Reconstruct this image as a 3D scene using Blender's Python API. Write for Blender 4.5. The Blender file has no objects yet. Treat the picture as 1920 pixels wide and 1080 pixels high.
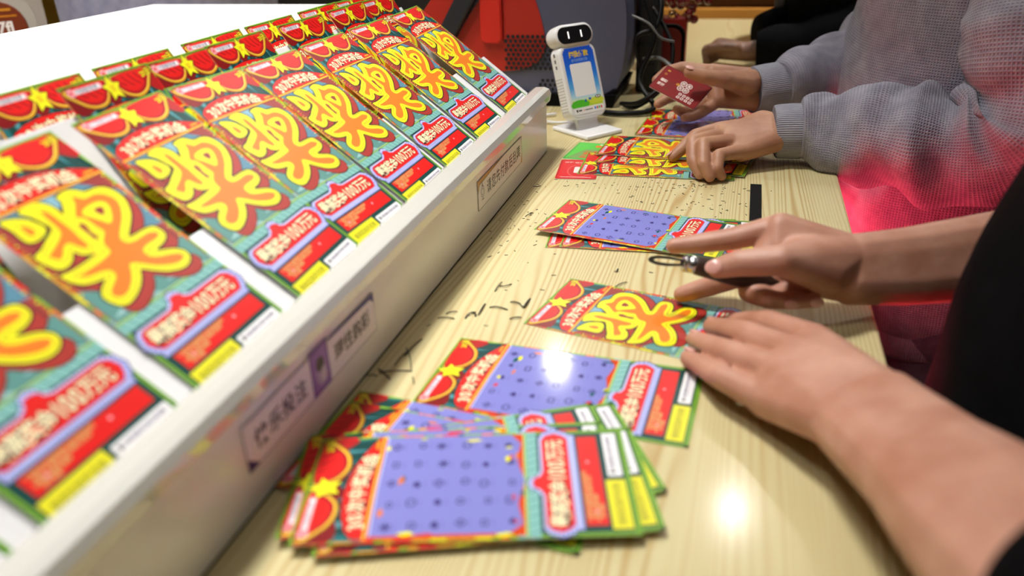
import bpy, bmesh, math, random
from mathutils import Vector, Matrix, geometry, noise
R = math.radians
sc = bpy.context.scene
COL = sc.collection

# ------------------------------------------------------------------ camera, world, lights, exposure
cam = bpy.data.cameras.new('camera'); cam_o = bpy.data.objects.new('camera', cam); COL.objects.link(cam_o)
cam.sensor_width = 36.0; cam.lens = 1525.1 / 1920 * 36; cam.clip_start = 0.01
th, ph, ps = 0.4498, -0.0355, 0.2835
fw = Vector((-math.sin(ps) * math.cos(th), math.cos(ps) * math.cos(th), -math.sin(th)))
r0 = Vector((math.cos(ps), math.sin(ps), 0)); u0 = r0.cross(fw)
cr = math.cos(ph) * r0 + math.sin(ph) * u0; cu = -math.sin(ph) * r0 + math.cos(ph) * u0
M = Matrix((cr, cu, -fw)).transposed().to_4x4(); M.translation = (0, 0, 0.3382)
cam_o.matrix_world = M
cam.dof.use_dof = True; cam.dof.focus_distance = 1.0; cam.dof.aperture_fstop = 3.6
sc.camera = cam_o
sc.view_settings.view_transform = 'Standard'; sc.view_settings.look = 'None'
sc.view_settings.exposure = -0.2; sc.view_settings.gamma = 1.0
sc.view_settings.use_curve_mapping = False
w = bpy.data.worlds.new('world'); sc.world = w; w.use_nodes = True
w.node_tree.nodes['Background'].inputs[0].default_value = (0.9, 0.95, 1.0, 1)
w.node_tree.nodes['Background'].inputs[1].default_value = 0.25
def area(name, loc, target, size, power, color=(1, 1, 1), shape='DISK', spread=180, size_y=None):
    l = bpy.data.lights.new(name, 'AREA'); l.shape = shape; l.size = size; l.energy = power; l.color = color
    if size_y: l.size_y = size_y
    l.spread = R(spread)
    o = bpy.data.objects.new(name, l); COL.objects.link(o); o.location = loc
    o.rotation_euler = (Vector(target) - Vector(loc)).to_track_quat('-Z', 'Y').to_euler()
    return o
CEIL = 2.0
# recessed ceiling spots of the shop, the last two added to brighten the background (fixtures are built further down at the same places)
SPOTS = [((0.11, 2.75, CEIL - 0.01), (0.0, 0.75, 0), 2.2, 0.09), ((-0.85, 3.75, CEIL - 0.01), (-0.2, 1.1, 0), 1.9, 0.065),
         ((-0.68, 0.75, CEIL - 0.01), (-0.58, 0.6, 0.15), 15.5, 0.40), ((-0.7, -0.15, CEIL - 0.01), (-0.45, 0.35, 0.1), 3.0, 0.35), ((0.75, 2.0, CEIL - 0.01), (-0.1, 2.5, 0.0), 15, 0.2),  # last entry is added to brighten the far counter and cabinet
         ((-0.95, 0.2, CEIL - 0.01), (-1.5, 1.45, 0.1), 16, 0.2)]  # added to brighten the clerk, sign and post
for l, t, e, sz in SPOTS:
    area('spot_light', l, t, sz, e, (1.0, 0.97, 0.92), spread=70)
area('overhead_fill_light', (0.45, 0.65, CEIL - 0.02), (0.1, 0.7, 0), 1.6, 4.0, (0.97, 0.98, 1.0), 'RECTANGLE', size_y=2.4)  # soft fill added overhead, set right to brighten the stand's front panel

# ------------------------------------------------------------------ helpers
def s2l(c):
    c = c / 255.0
    return c / 12.92 if c <= 0.04045 else ((c + 0.055) / 1.055) ** 2.4
def rgb(r, g, b): return (s2l(r), s2l(g), s2l(b), 1.0)
MATS = {}
def mat(name, col, rough=0.5, metal=0.0, spec=0.5, emit=None, estr=0.0, trans=0.0, bump=0.0, bscale=200.0, vary=0.0, vscale=8.0, sss=0.0, coat=0.0, alpha=1.0):
    if name in MATS: return MATS[name]
    m = bpy.data.materials.new(name); m.use_nodes = True; nt = m.node_tree; b = nt.nodes['Principled BSDF']
    b.inputs['Base Color'].default_value = col; b.inputs['Roughness'].default_value = rough
    b.inputs['Metallic'].default_value = metal; b.inputs['Specular IOR Level'].default_value = spec
    b.inputs['Transmission Weight'].default_value = trans; b.inputs['Coat Weight'].default_value = coat
    b.inputs['Alpha'].default_value = alpha
    if sss:
        b.inputs['Subsurface Weight'].default_value = sss; b.inputs['Subsurface Radius'].default_value = (1.0, 0.35, 0.2); b.inputs['Subsurface Scale'].default_value = 0.006
    if emit: b.inputs['Emission Color'].default_value = emit; b.inputs['Emission Strength'].default_value = estr
    tc = nt.nodes.new('ShaderNodeTexCoord')
    if vary:
        n = nt.nodes.new('ShaderNodeTexNoise'); n.inputs['Scale'].default_value = vscale; n.inputs['Detail'].default_value = 4
        nt.links.new(tc.outputs['Object'], n.inputs['Vector'])
        mx = nt.nodes.new('ShaderNodeMixRGB'); mx.inputs[1].default_value = col
        mx.inputs[2].default_value = tuple(max(0, c * (1 - vary)) for c in col[:3]) + (1,)
        nt.links.new(n.outputs['Fac'], mx.inputs[0]); nt.links.new(mx.outputs[0], b.inputs['Base Color'])
    if bump:
        n = nt.nodes.new('ShaderNodeTexNoise'); n.inputs['Scale'].default_value = bscale; n.inputs['Detail'].default_value = 3
        nt.links.new(tc.outputs['Object'], n.inputs['Vector'])
        bp = nt.nodes.new('ShaderNodeBump'); bp.inputs['Strength'].default_value = bump; bp.inputs['Distance'].default_value = 0.002
        nt.links.new(n.outputs['Fac'], bp.inputs['Height']); nt.links.new(bp.outputs[0], b.inputs['Normal'])
    MATS[name] = m
    return m

def print_material(name='printed_ink', rough=0.36):
    if name in MATS: return MATS[name]
    m = bpy.data.materials.new(name); m.use_nodes = True; nt = m.node_tree; b = nt.nodes['Principled BSDF']
    a = nt.nodes.new('ShaderNodeAttribute'); a.attribute_name = 'ink'
    nt.links.new(a.outputs['Color'], b.inputs['Base Color'])
    b.inputs['Roughness'].default_value = rough; b.inputs['Specular IOR Level'].default_value = 0.34 if rough > 0.2 else 0.25
    MATS[name] = m
    return m

def link(name, me, m=None, parent=None, smooth=False):
    if m is not None:
        for x in (m if isinstance(m, (list, tuple)) else [m]): me.materials.append(x)
    o = bpy.data.objects.new(name, me); COL.objects.link(o)
    if parent is not None: o.parent = parent
    if smooth: me.polygons.foreach_set('use_smooth', [True] * len(me.polygons))
    return o
def tag(o, label, cat=None, group=None, kind=None):
    if label: o['label'] = label
    if cat: o['category'] = cat
    if group: o['group'] = group
    if kind: o['kind'] = kind
    return o
def empty(name, loc=(0, 0, 0), rot=(0, 0, 0)):
    o = bpy.data.objects.new(name, None); o.empty_display_size = 0.02; COL.objects.link(o); o.location = loc; o.rotation_euler = rot
    return o
def bm_obj(name, bm, m=None, parent=None, smooth=False):
    me = bpy.data.meshes.new(name); bmesh.ops.recalc_face_normals(bm, faces=bm.faces); bm.to_mesh(me); bm.free()
    return link(name, me, m, parent, smooth)
def add_box(bm, lo, hi, mtx=None, bevel=0.0, seg=2):
    r = bmesh.ops.create_cube(bm, size=1.0); vs = r['verts']
    c = [(a + b) / 2 for a, b in zip(lo, hi)]; d = [b - a for a, b in zip(lo, hi)]
    for v in vs: v.co = Vector((v.co.x * d[0] + c[0], v.co.y * d[1] + c[1], v.co.z * d[2] + c[2]))
    if bevel:
        es = list({e for v in vs for e in v.link_edges})
        rr = bmesh.ops.bevel(bm, geom=es, offset=bevel, segments=seg, affect='EDGES', profile=0.5)
        vs = list({v for f in rr['faces'] for v in f.verts} | {v for v in vs if v.is_valid})
    if mtx is not None: bmesh.ops.transform(bm, matrix=mtx, verts=vs)
    return vs
def box(name, lo, hi, m, parent=None, bevel=0.0, mtx=None, seg=2):
    bm = bmesh.new(); add_box(bm, lo, hi, mtx, bevel, seg); return bm_obj(name, bm, m, parent, smooth=False)
def catmull(pts, n=8, closed=False):
    pts = [Vector(p) for p in pts]; N = len(pts); out = []
    rng = range(N) if closed else range(N - 1)
    for i in rng:
        if closed: a, b, c, d = pts[i - 1], pts[i], pts[(i + 1) % N], pts[(i + 2) % N]
        else: a, b, c, d = pts[max(i - 1, 0)], pts[i], pts[i + 1], pts[min(i + 2, N - 1)]
        for k in range(n):
            t = k / n; t2 = t * t; t3 = t2 * t
            out.append(0.5 * ((2 * b) + (c - a) * t + (2 * a - 5 * b + 4 * c - d) * t2 + (3 * b - a - 3 * c + d) * t3))
    if not closed: out.append(pts[-1])
    return out
def frames(path, ref=None):
    """parallel-transport frames along a path"""
    T = []
    for i in range(len(path)):
        a = path[max(i - 1, 0)]; b = path[min(i + 1, len(path) - 1)]; T.append((b - a).normalized())
    ref = Vector(ref) if ref is not None else (Vector((0, 0, 1)) if abs(T[0].z) < 0.9 else Vector((1, 0, 0)))
    n = (ref - T[0] * ref.dot(T[0])).normalized(); out = []
    for i, t in enumerate(T):
        n = (n - t * n.dot(t)).normalized(); out.append((t, n, t.cross(n)))
    return out
def tube_mesh(name, path, rad, n=12, cap=True, disp=None, ref=None, squash=1.0):
    """swept tube with uv (around, along); rad: float or list; disp(s, theta) adds to the radius"""
    fr = frames(path, ref); verts = []; L = [0.0]
    for i in range(1, len(path)): L.append(L[-1] + (path[i] - path[i - 1]).length)
    for i, p in enumerate(path):
        r = rad[i] if isinstance(rad, (list, tuple)) else rad
        t, a, b = fr[i]
        for k in range(n):
            q = 2 * math.pi * k / n; rr = r + (disp(L[i], q) if disp else 0)
            verts.append(p + a * (math.cos(q) * rr * squash) + b * (math.sin(q) * rr))
    faces = []
    for i in range(len(path) - 1):
        for k in range(n):
            k2 = (k + 1) % n; faces.append((i * n + k, i * n + k2, (i + 1) * n + k2, (i + 1) * n + k))
    if cap:
        faces.append(tuple(reversed(range(n)))); faces.append(tuple((len(path) - 1) * n + k for k in range(n)))
    me = bpy.data.meshes.new(name); me.from_pydata([tuple(v) for v in verts], [], faces)
    uv = me.uv_layers.new(name='uv'); 
    avg = sum(rad) / len(rad) if isinstance(rad, (list, tuple)) else rad
    fi = 0
    for i in range(len(path) - 1):
        for k in range(n):
            p = me.polygons[fi]; fi += 1
            c = [(k, i), (k + 1, i), (k + 1, i + 1), (k, i + 1)]
            for j, li in enumerate(p.loop_indices): uv.data[li].uv = (c[j][0] / n * 2 * math.pi * avg, L[c[j][1]])
    return me
def resample(path, vals, n):
    """catmull path and linearly interpolated values"""
    P = catmull(path, n); V = []
    for i in range(len(vals) - 1):
        for k in range(n): V.append(vals[i] + (vals[i + 1] - vals[i]) * k / n)
    V.append(vals[-1]); return P, V
def setup_mtx(o, x, y, z, loc):
    m = Matrix((Vector(x), Vector(y), Vector(z))).transposed().to_4x4(); m.translation = Vector(loc); o.matrix_world = m
def copy_tree(o):
    c = o.copy(); COL.objects.link(c)
    for ch in list(o.children):
        k = ch.copy(); COL.objects.link(k); k.parent = c
        for g in list(ch.children):
            q = g.copy(); COL.objects.link(q); q.parent = k
    return c
def subtree_copy_safe(o, parent=None):
    return copy_tree(o)

# ------------------------------------------------------------------ flat print: coloured shapes laid over a sheet
W = 0.1016; LEN = 0.2032; STEP = 0.00004
_font = bpy.data.curves.new('lettering', 'FONT'); _fo = bpy.data.objects.new('lettering', _font)
_cache = {}
def glyph(txt, off=0.0):
    """triangles of a line of text, one unit high, starting at the origin"""
    k = (txt, off)
    if k in _cache: return _cache[k]
    if _fo.name not in COL.objects: COL.objects.link(_fo)
    _font.body = txt; _font.offset = off; _font.resolution_u = 2
    dg = bpy.context.evaluated_depsgraph_get(); dg.update()
    me = bpy.data.meshes.new_from_object(_fo.evaluated_get(dg)); me.calc_loop_triangles()
    vs = [(v.co.x, v.co.y) for v in me.vertices]; ts = [tuple(t.vertices) for t in me.loop_triangles]
    bpy.data.meshes.remove(me)
    _cache[k] = (vs, ts); return _cache[k]
class Print:
    def __init__(self, su=W): self.v = []; self.f = []; self.c = []; self.su = su; self.z0 = 0.0002
    def tri(self, pts, tris, col, layer):
        b = len(self.v); z = self.z0 + layer * STEP
        self.v += [(p[0] * self.su, -p[1] * self.su, z) for p in pts]
        for t in tris:
            a, bb, c = (pts[i] for i in t)
            area2 = (bb[0] - a[0]) * (-(c[1] - a[1])) - (c[0] - a[0]) * (-(bb[1] - a[1]))
            if abs(area2) < 1e-12: continue
            self.f.append(tuple(b + i for i in (t if area2 > 0 else (t[0], t[2], t[1])))); self.c.append(col)
    def poly(self, pts, col, layer, holes=(), smooth=0):
        rings = [pts] + list(holes)
        if smooth: rings = [[(q.x, q.y) for q in catmull([(x, y, 0) for x, y in r], smooth, True)] for r in rings]
        flat = [p for r in rings for p in r]
        ts = geometry.tessellate_polygon([[Vector((x, y, 0)) for x, y in r] for r in rings])
        self.tri(flat, ts, col, layer); return rings[0]
    def rect(self, u0, v0, u1, v1, col, layer): self.tri([(u0, v0), (u1, v0), (u1, v1), (u0, v1)], [(0, 1, 2), (0, 2, 3)], col, layer)
    def rrect(self, u0, v0, u1, v1, r, col, layer):
        pts = []
        for cx, cy, a0 in ((u1 - r, v1 - r, 0), (u0 + r, v1 - r, 90), (u0 + r, v0 + r, 180), (u1 - r, v0 + r, 270)):
            for k in range(6): a = R(a0 + 18 * k); pts.append((cx + r * math.cos(a), cy + r * math.sin(a)))
        self.poly(pts, col, layer)
    def ell(self, u, v, ru, rv, col, layer, n=20, a0=0, a1=360):
        pts = [(u + ru * math.cos(R(a0 + (a1 - a0) * k / n)), v + rv * math.sin(R(a0 + (a1 - a0) * k / n))) for k in range(n + (0 if a1 - a0 == 360 else 1))]
        self.poly(pts, col, layer)
    def line(self, pts, wd, col, layer, closed=False):
        pts = list(pts) + ([pts[0]] if closed else [])
        for (x0, y0), (x1, y1) in zip(pts[:-1], pts[1:]):
            dx, dy = x1 - x0, y1 - y0; l = math.hypot(dx, dy)
            if l < 1e-9: continue
            nx, ny = -dy / l * wd / 2, dx / l * wd / 2; ex, ey = dx / l * wd * 0.25, dy / l * wd * 0.25
            self.tri([(x0 + nx - ex, y0 + ny - ey), (x1 + nx + ex, y1 + ny + ey), (x1 - nx + ex, y1 - ny + ey), (x0 - nx - ex, y0 - ny - ey)], [(0, 1, 2), (0, 2, 3)], col, layer)
    def text(self, txt, u, v, size, col, layer, sx=1.0, off=0.0, rot=0.0, skew=0.0, center=False):
        vs, ts = glyph(txt, off)
        if not vs: return
        cx = (min(p[0] for p in vs) + max(p[0] for p in vs)) / 2 if center else 0
        cy = (min(p[1] for p in vs) + max(p[1] for p in vs)) / 2 if center else 0
        ca, sa = math.cos(rot), math.sin(rot); out = []
        for x, y in vs:
            x = (x - cx) * size * sx; y = (y - cy) * size; x += skew * y
            out.append((u + x * ca - y * sa, v - (x * sa + y * ca)))
        self.tri(out, ts, col, layer)
    def mesh(self, name, gloss=False):
        me = bpy.data.meshes.new(name); me.from_pydata(self.v, [], self.f)
        a = me.color_attributes.new('ink', 'FLOAT_COLOR', 'CORNER')
        buf = []
        for p, c in zip(me.polygons, self.c): buf += list(c) * p.loop_total
        a.data.foreach_set('color', buf)
        me.materials.append(print_material('varnished_ink', 0.085) if gloss else print_material()); return me
# ------------------------------------------------------------------ the setting
def struct(o): o['kind'] = 'structure'; return o
struct(box('floor', (-3.2, -2.2, -1.05), (3.0, 5.2, -1.0), mat('floor_tile', rgb(196, 186, 165), 0.35, vary=0.2, vscale=3)))
struct(box('ceiling', (-3.2, -2.2, CEIL), (3.0, 5.2, CEIL + 0.05), mat('ceiling_paint', rgb(225, 225, 225), 0.9, vary=0.05)))
m = mat('wall_beige', rgb(176, 164, 152), 0.8, vary=0.1, vscale=4)
struct(box('wall_left', (-3.25, -2.2, -1.0), (-3.2, 5.2, CEIL), m))
struct(box('wall_right', (3.0, -2.2, -1.0), (3.05, 5.2, CEIL), mat('wall_plain', rgb(150, 146, 142), 0.8, vary=0.1)))
struct(box('wall_back', (-3.2, 5.2, -1.0), (3.0, 5.25, CEIL), mat('wall_plain', None)))
struct(box('wall_front', (-3.2, -2.25, -1.0), (3.0, -2.2, CEIL), mat('wall_plain', None)))

# wood: straight grain running along the counter, with a few cathedral arches
def wood_material():
    m = bpy.data.materials.new('pine_counter'); m.use_nodes = True; nt = m.node_tree; b = nt.nodes['Principled BSDF']; N = nt.nodes.new; Lk = nt.links.new
    tc = N('ShaderNodeTexCoord')
    mp = N('ShaderNodeMapping'); mp.inputs['Scale'].default_value = (1, 0.055, 1); Lk(tc.outputs['Object'], mp.inputs['Vector'])
    n1 = N('ShaderNodeTexNoise'); n1.inputs['Scale'].default_value = 9; n1.inputs['Detail'].default_value = 2; Lk(mp.outputs[0], n1.inputs['Vector'])
    sep = N('ShaderNodeSeparateXYZ'); Lk(tc.outputs['Object'], sep.inputs[0])
    # growth rings: x + wide noise, folded by a sine
    a = N('ShaderNodeMath'); a.operation = 'MULTIPLY_ADD'; Lk(n1.outputs['Fac'], a.inputs[0]); a.inputs[1].default_value = 0.16; Lk(sep.outputs['X'], a.inputs[2])
    k = N('ShaderNodeMath'); k.operation = 'MULTIPLY'; Lk(a.outputs[0], k.inputs[0]); k.inputs[1].default_value = 1250.0
    s = N('ShaderNodeMath'); s.operation = 'SINE'; Lk(k.outputs[0], s.inputs[0])
    mr = N('ShaderNodeMapRange'); mr.inputs[1].default_value = -1; mr.inputs[2].default_value = 1; Lk(s.outputs[0], mr.inputs[0])
    pw = N('ShaderNodeMath'); pw.operation = 'POWER'; Lk(mr.outputs[0], pw.inputs[0]); pw.inputs[1].default_value = 3.0
    # the strength of the rings wanders over the board
    n2 = N('ShaderNodeTexNoise'); n2.inputs['Scale'].default_value = 14; n2.inputs['Detail'].default_value = 3; Lk(mp.outputs[0], n2.inputs['Vector'])
    st = N('ShaderNodeMapRange'); st.inputs[1].default_value = 0.30; st.inputs[2].default_value = 0.58; Lk(n2.outputs['Fac'], st.inputs[0])
    ml = N('ShaderNodeMath'); ml.operation = 'MULTIPLY'; Lk(pw.outputs[0], ml.inputs[0]); Lk(st.outputs[0], ml.inputs[1])
    c1 = N('ShaderNodeMixRGB'); c1.inputs[1].default_value = rgb(210, 199, 152); c1.inputs[2].default_value = rgb(186, 158, 104); Lk(ml.outputs[0], c1.inputs[0])
    # fine fibre
    mp2 = N('ShaderNodeMapping'); mp2.inputs['Scale'].default_value = (1, 0.02, 1); Lk(tc.outputs['Object'], mp2.inputs['Vector'])
    n3 = N('ShaderNodeTexNoise'); n3.inputs['Scale'].default_value = 900; n3.inputs['Detail'].default_value = 2; Lk(mp2.outputs[0], n3.inputs['Vector'])
    c2 = N('ShaderNodeMixRGB'); c2.blend_type = 'MULTIPLY'; c2.inputs[0].default_value = 0.35; Lk(c1.outputs[0], c2.inputs[1]); Lk(n3.outputs['Color'], c2.inputs[2])
    g = N('ShaderNodeMixRGB'); g.blend_type = 'MIX'; g.inputs[2].default_value = rgb(196, 168, 112); Lk(c1.outputs[0], g.inputs[1])
    f3 = N('ShaderNodeMapRange'); f3.inputs[1].default_value = 0.5; f3.inputs[2].default_value = 0.75; f3.inputs[4].default_value = 0.35; Lk(n3.outputs['Fac'], f3.inputs[0]); Lk(f3.outputs[0], g.inputs[0])
    Lk(g.outputs[0], b.inputs['Base Color'])
    b.inputs['Roughness'].default_value = 0.42; b.inputs['Specular IOR Level'].default_value = 0.3; b.inputs['Coat Weight'].default_value = 0.22; b.inputs['Coat Roughness'].default_value = 0.14
    bp = N('ShaderNodeBump'); bp.inputs['Strength'].default_value = 0.25; bp.inputs['Distance'].default_value = 0.0006; Lk(ml.outputs[0], bp.inputs['Height']); Lk(bp.outputs[0], b.inputs['Normal'])
    MATS['pine_counter'] = m; return m
wood = wood_material()
EDGE = 0.128
counter = empty('counter', (0, 0.9, -1.0))
tag(counter, 'pale pine wood counter that everything lies on', 'counter')
def under(o, parent):
    o.parent = parent; o.matrix_parent_inverse = Matrix.Translation(parent.location).inverted(); return o
under(box('counter_top', (-1.0, -0.45, -0.035), (EDGE, 2.5, 0.0), wood, bevel=0.003), counter)
under(box('front_panel', (0.075, -0.4, -1.0), (0.095, 2.45, -0.035), mat('panel_white', rgb(190, 186, 180), 0.5, vary=0.1)), counter)
under(box('back_panel', (-0.98, -0.4, -1.0), (-0.96, 2.45, -0.035), mat('panel_white', None)), counter)
slot = under(box('cable_slot', (0.0200, 0.865, -0.0008), (0.0335, 1.024, 0.0004), mat('black_plastic', rgb(8, 8, 9), 0.6, vary=0.2, spec=0.1)), counter)
slot['label'] = 'black inlaid cable slot'
led = empty('light_box', (0.105, 0.95, -0.24)); tag(led, 'red glowing light box on the front of the counter', 'light box')
under(box('light_housing', (0.0955, 0.60, -0.17), (0.112, 1.40, -0.10), mat('black_plastic', None)), led)
tl = Matrix.Translation((0.122, 0, -0.125)) @ Matrix.Rotation(R(-38), 4, 'Y')
under(box('light_panel', (-0.002, 0.62, -0.03), (0.002, 1.38, 0.03), mat('red_led', rgb(255, 80, 90), 0.4, emit=(1.0, 0.055, 0.10, 1), estr=15.0), mtx=tl), led)

# ceiling fixtures where the spot lights sit, two of them for the added spots
for i, (l, t, e, sz) in enumerate(SPOTS):
    d = empty('ceiling_downlight', (l[0], l[1], CEIL))
    tag(d, 'round recessed ceiling downlight, ' + ['above the far part of the counter', 'far left of all', 'above the ticket stand', 'nearest to the camera', 'added to brighten the far end of the counter', 'added in front of the clerk to brighten the corner'][i], 'downlight', 'ceiling downlights')
    bm = bmesh.new(); bmesh.ops.create_cone(bm, cap_ends=False, segments=32, radius1=sz / 2 + 0.03, radius2=sz / 2 + 0.004, depth=0.012, matrix=Matrix.Translation((0, 0, -0.006)))
    bm_obj('trim_ring', bm, mat('trim_white', rgb(220, 220, 220), 0.4, vary=0.03), d, True)
    bm = bmesh.new(); bmesh.ops.create_circle(bm, cap_ends=True, segments=32, radius=sz / 2 + 0.004, matrix=Matrix.Translation((0, 0, -0.002)))
    bm_obj('lens', bm, mat('lamp_lens', rgb(255, 250, 240), 0.4, emit=(1, 0.96, 0.9, 1), estr=1.0), d)
# ------------------------------------------------------------------ scratch tickets
RED = rgb(226, 26, 22); DRED = rgb(128, 12, 16); MRED = rgb(176, 22, 24); TEAL = rgb(26, 112, 118); LTEAL = rgb(74, 150, 160); DTEAL = rgb(10, 66, 64)
YEL = rgb(240, 236, 30); LYEL = rgb(250, 246, 90); ORG = rgb(232, 126, 30); GOLD = rgb(222, 158, 30); GRN = rgb(126, 178, 42); DGRN = rgb(30, 78, 50)
INK = rgb(34, 22, 24); CREAM = rgb(248, 240, 196); WHT = rgb(244, 244, 246); LAV = rgb(150, 160, 232); PUR = rgb(134, 136, 208); PINK = rgb(246, 160, 170); AQUA = rgb(132, 190, 184)
OUT = [(0.538, 0.459), (0.64, 0.445), (0.697, 0.47), (0.732, 0.505), (0.819, 0.511), (0.883, 0.536), (0.914, 0.589), (0.92, 0.652), (0.893, 0.718), (0.84, 0.786), (0.766, 0.843), (0.683, 0.896), (0.657, 0.917), (0.687, 0.925), (0.784, 0.923), (0.862, 0.935), (0.888, 0.973), (0.89, 1.019), (0.86, 1.052), (0.799, 1.076), (0.717, 1.087), (0.735, 1.108), (0.81, 1.137), (0.865, 1.181), (0.87, 1.232), (0.828, 1.275), (0.758, 1.292), (0.685, 1.28), (0.61, 1.244), (0.544, 1.191), (0.489, 1.143), (0.455, 1.176), (0.383, 1.228), (0.292, 1.268), (0.208, 1.284), (0.155, 1.266), (0.126, 1.219), (0.122, 1.164), (0.163, 1.121), (0.225, 1.089), (0.249, 1.073), (0.199, 1.066), (0.129, 1.047), (0.08, 1.007), (0.05, 0.924), (0.12, 0.927), (0.228, 0.924), (0.351, 0.912), (0.379, 0.902), (0.327, 0.895), (0.282, 0.866), (0.264, 0.828), (0.218, 0.868), (0.151, 0.893), (0.093, 0.886), (0.07, 0.851), (0.053, 0.798), (0.051, 0.744), (0.121, 0.726), (0.213, 0.682), (0.307, 0.636), (0.298, 0.578), (0.282, 0.507), (0.241, 0.454), (0.299, 0.433), (0.384, 0.432), (0.435, 0.466), (0.462, 0.526), (0.457, 0.591), (0.516, 0.528), (0.536, 0.496)]
DROP = [(0.094, 0.456), (0.173, 0.468), (0.238, 0.502), (0.272, 0.558), (0.281, 0.616), (0.232, 0.651), (0.158, 0.666), (0.109, 0.648), (0.102, 0.598), (0.106, 0.536)]
HOLE1 = [(0.649, 0.646), (0.725, 0.653), (0.671, 0.713)]
HOLE2 = [(0.481, 0.683), (0.504, 0.714), (0.485, 0.767), (0.489, 0.812), (0.455, 0.832), (0.457, 0.762), (0.458, 0.708)]
OR1 = [(0.628, 0.499), (0.678, 0.551), (0.761, 0.55), (0.82, 0.576), (0.853, 0.629), (0.842, 0.689), (0.794, 0.746), (0.729, 0.802), (0.646, 0.855), (0.591, 0.905), (0.605, 0.954), (0.679, 0.966), (0.783, 0.962), (0.827, 0.978), (0.847, 1.003), (0.794, 1.024), (0.707, 1.026), (0.643, 1.039), (0.623, 1.069), (0.633, 1.111), (0.691, 1.144), (0.773, 1.171), (0.821, 1.202), (0.816, 1.229), (0.762, 1.242), (0.694, 1.226), (0.605, 1.179), (0.547, 1.124), (0.494, 1.082), (0.461, 1.082), (0.418, 1.129), (0.36, 1.177), (0.284, 1.217), (0.226, 1.225), (0.187, 1.206), (0.186, 1.171), (0.234, 1.14), (0.298, 1.111), (0.33, 1.078), (0.323, 1.044), (0.274, 1.025), (0.19, 1.011), (0.136, 0.979), (0.205, 0.976), (0.328, 0.969), (0.435, 0.953), (0.458, 0.93), (0.469, 0.88), (0.518, 0.839), (0.556, 0.81), (0.55, 0.758), (0.543, 0.667), (0.506, 0.642), (0.534, 0.608), (0.597, 0.551)]
ORH = [(0.606, 0.611), (0.711, 0.602), (0.769, 0.628), (0.764, 0.678), (0.704, 0.748), (0.648, 0.78), (0.623, 0.746), (0.592, 0.696), (0.56, 0.645)]
OR2 = [(0.362, 0.497), (0.398, 0.537), (0.399, 0.615), (0.4, 0.692), (0.387, 0.774), (0.382, 0.836), (0.355, 0.85), (0.322, 0.814), (0.302, 0.768), (0.254, 0.772), (0.195, 0.817), (0.155, 0.833), (0.136, 0.81), (0.123, 0.782), (0.211, 0.747), (0.317, 0.694), (0.342, 0.638), (0.346, 0.574)]
OR3 = [(0.169, 0.532), (0.207, 0.562), (0.211, 0.606), (0.178, 0.624), (0.158, 0.598)]
def outset(pts, d):
    A = sum(a[0] * b[1] - b[0] * a[1] for a, b in zip(pts, pts[1:] + pts[:1])); sg = 1 if A > 0 else -1; out = []
    for i in range(len(pts)):
        a, b, c = pts[i - 1], pts[i], pts[(i + 1) % len(pts)]
        tx, ty = c[0] - a[0], c[1] - a[1]; l = math.hypot(tx, ty) or 1
        out.append((b[0] + sg * ty / l * d, b[1] - sg * tx / l * d))
    return out
def sheet_mesh():
    p = Print(); p.z0 = 0.00019
    p.rect(0.004, 0.004, 0.996, 1.996, DTEAL, 0)
    p.rect(0.006, 0.0, 0.994, 0.03, GRN, 1); p.rect(0.0, 0.012, 1.0, 0.018, INK, 2)
    p.rect(0.0, 1.968, 1.0, 2.0, GRN, 1); p.rect(0.0, 1.4, 0.03, 2.0, GRN, 1); p.rect(0.97, 1.4, 1.0, 2.0, GRN, 1)
    p.rect(0.008, 1.42, 0.014, 1.985, DGRN, 2); p.rect(0.986, 1.42, 0.992, 1.985, DGRN, 2); p.rect(0.01, 1.982, 0.99, 1.988, DGRN, 2)
    rnd = random.Random(4)          # bulbs and coloured blocks down both long edges
    for u0, u1 in ((0.0, 0.022), (0.978, 1.0)):
        v = 0.03
        while v < 1.4:
            dv = rnd.uniform(0.03, 0.12); p.rect(u0, v, u1, min(v + dv, 1.4), rnd.choice([RED, GRN, YEL, ORG, GRN, DGRN, GOLD]), 1); v += dv
            p.rect(u0, v - 0.004, u1, v, INK, 2)
    for k in range(9):              # teal stage stripes behind the curtain
        p.poly([(0.03 + k * 0.11, 0.03), (0.085 + k * 0.11, 0.03), (0.06 + k * 0.115, 0.42), (-0.01 + k * 0.125 + 0.02, 0.42)], LTEAL if k % 2 else TEAL, 1)
    # band between the scratch field and the prize plate
    p.rect(0.0, 1.30, 1.0, 1.43, AQUA, 3); p.rect(0.0, 1.352, 1.0, 1.362, GRN, 4)
    for k in range(14): p.line([(0.03 + k * 0.07, 1.37), (0.06 + k * 0.07, 1.43)], 0.006, TEAL, 4)
    for k in range(40): p.rect(0.02 + k * 0.024, 1.343, 0.034 + k * 0.024, 1.349, LYEL, 5)
    # thickness of the card
    b = len(p.v); t = 0.00035; z = p.z0
    for zz in (z - 0.00001, z - t):
        p.v += [(0, 0, zz), (W, 0, zz), (W, -LEN, zz), (0, -LEN, zz)]
    for f in ((0, 3, 2, 1), (4, 5, 6, 7), (0, 1, 5, 4), (1, 2, 6, 5), (2, 3, 7, 6), (3, 0, 4, 7)):
        p.f.append(tuple(b + i for i in f)); p.c.append(rgb(224, 226, 220) if f[0] == 4 else (WHT if f != (0, 3, 2, 1) else GRN))
    return p.mesh('ticket_sheet')
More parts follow.
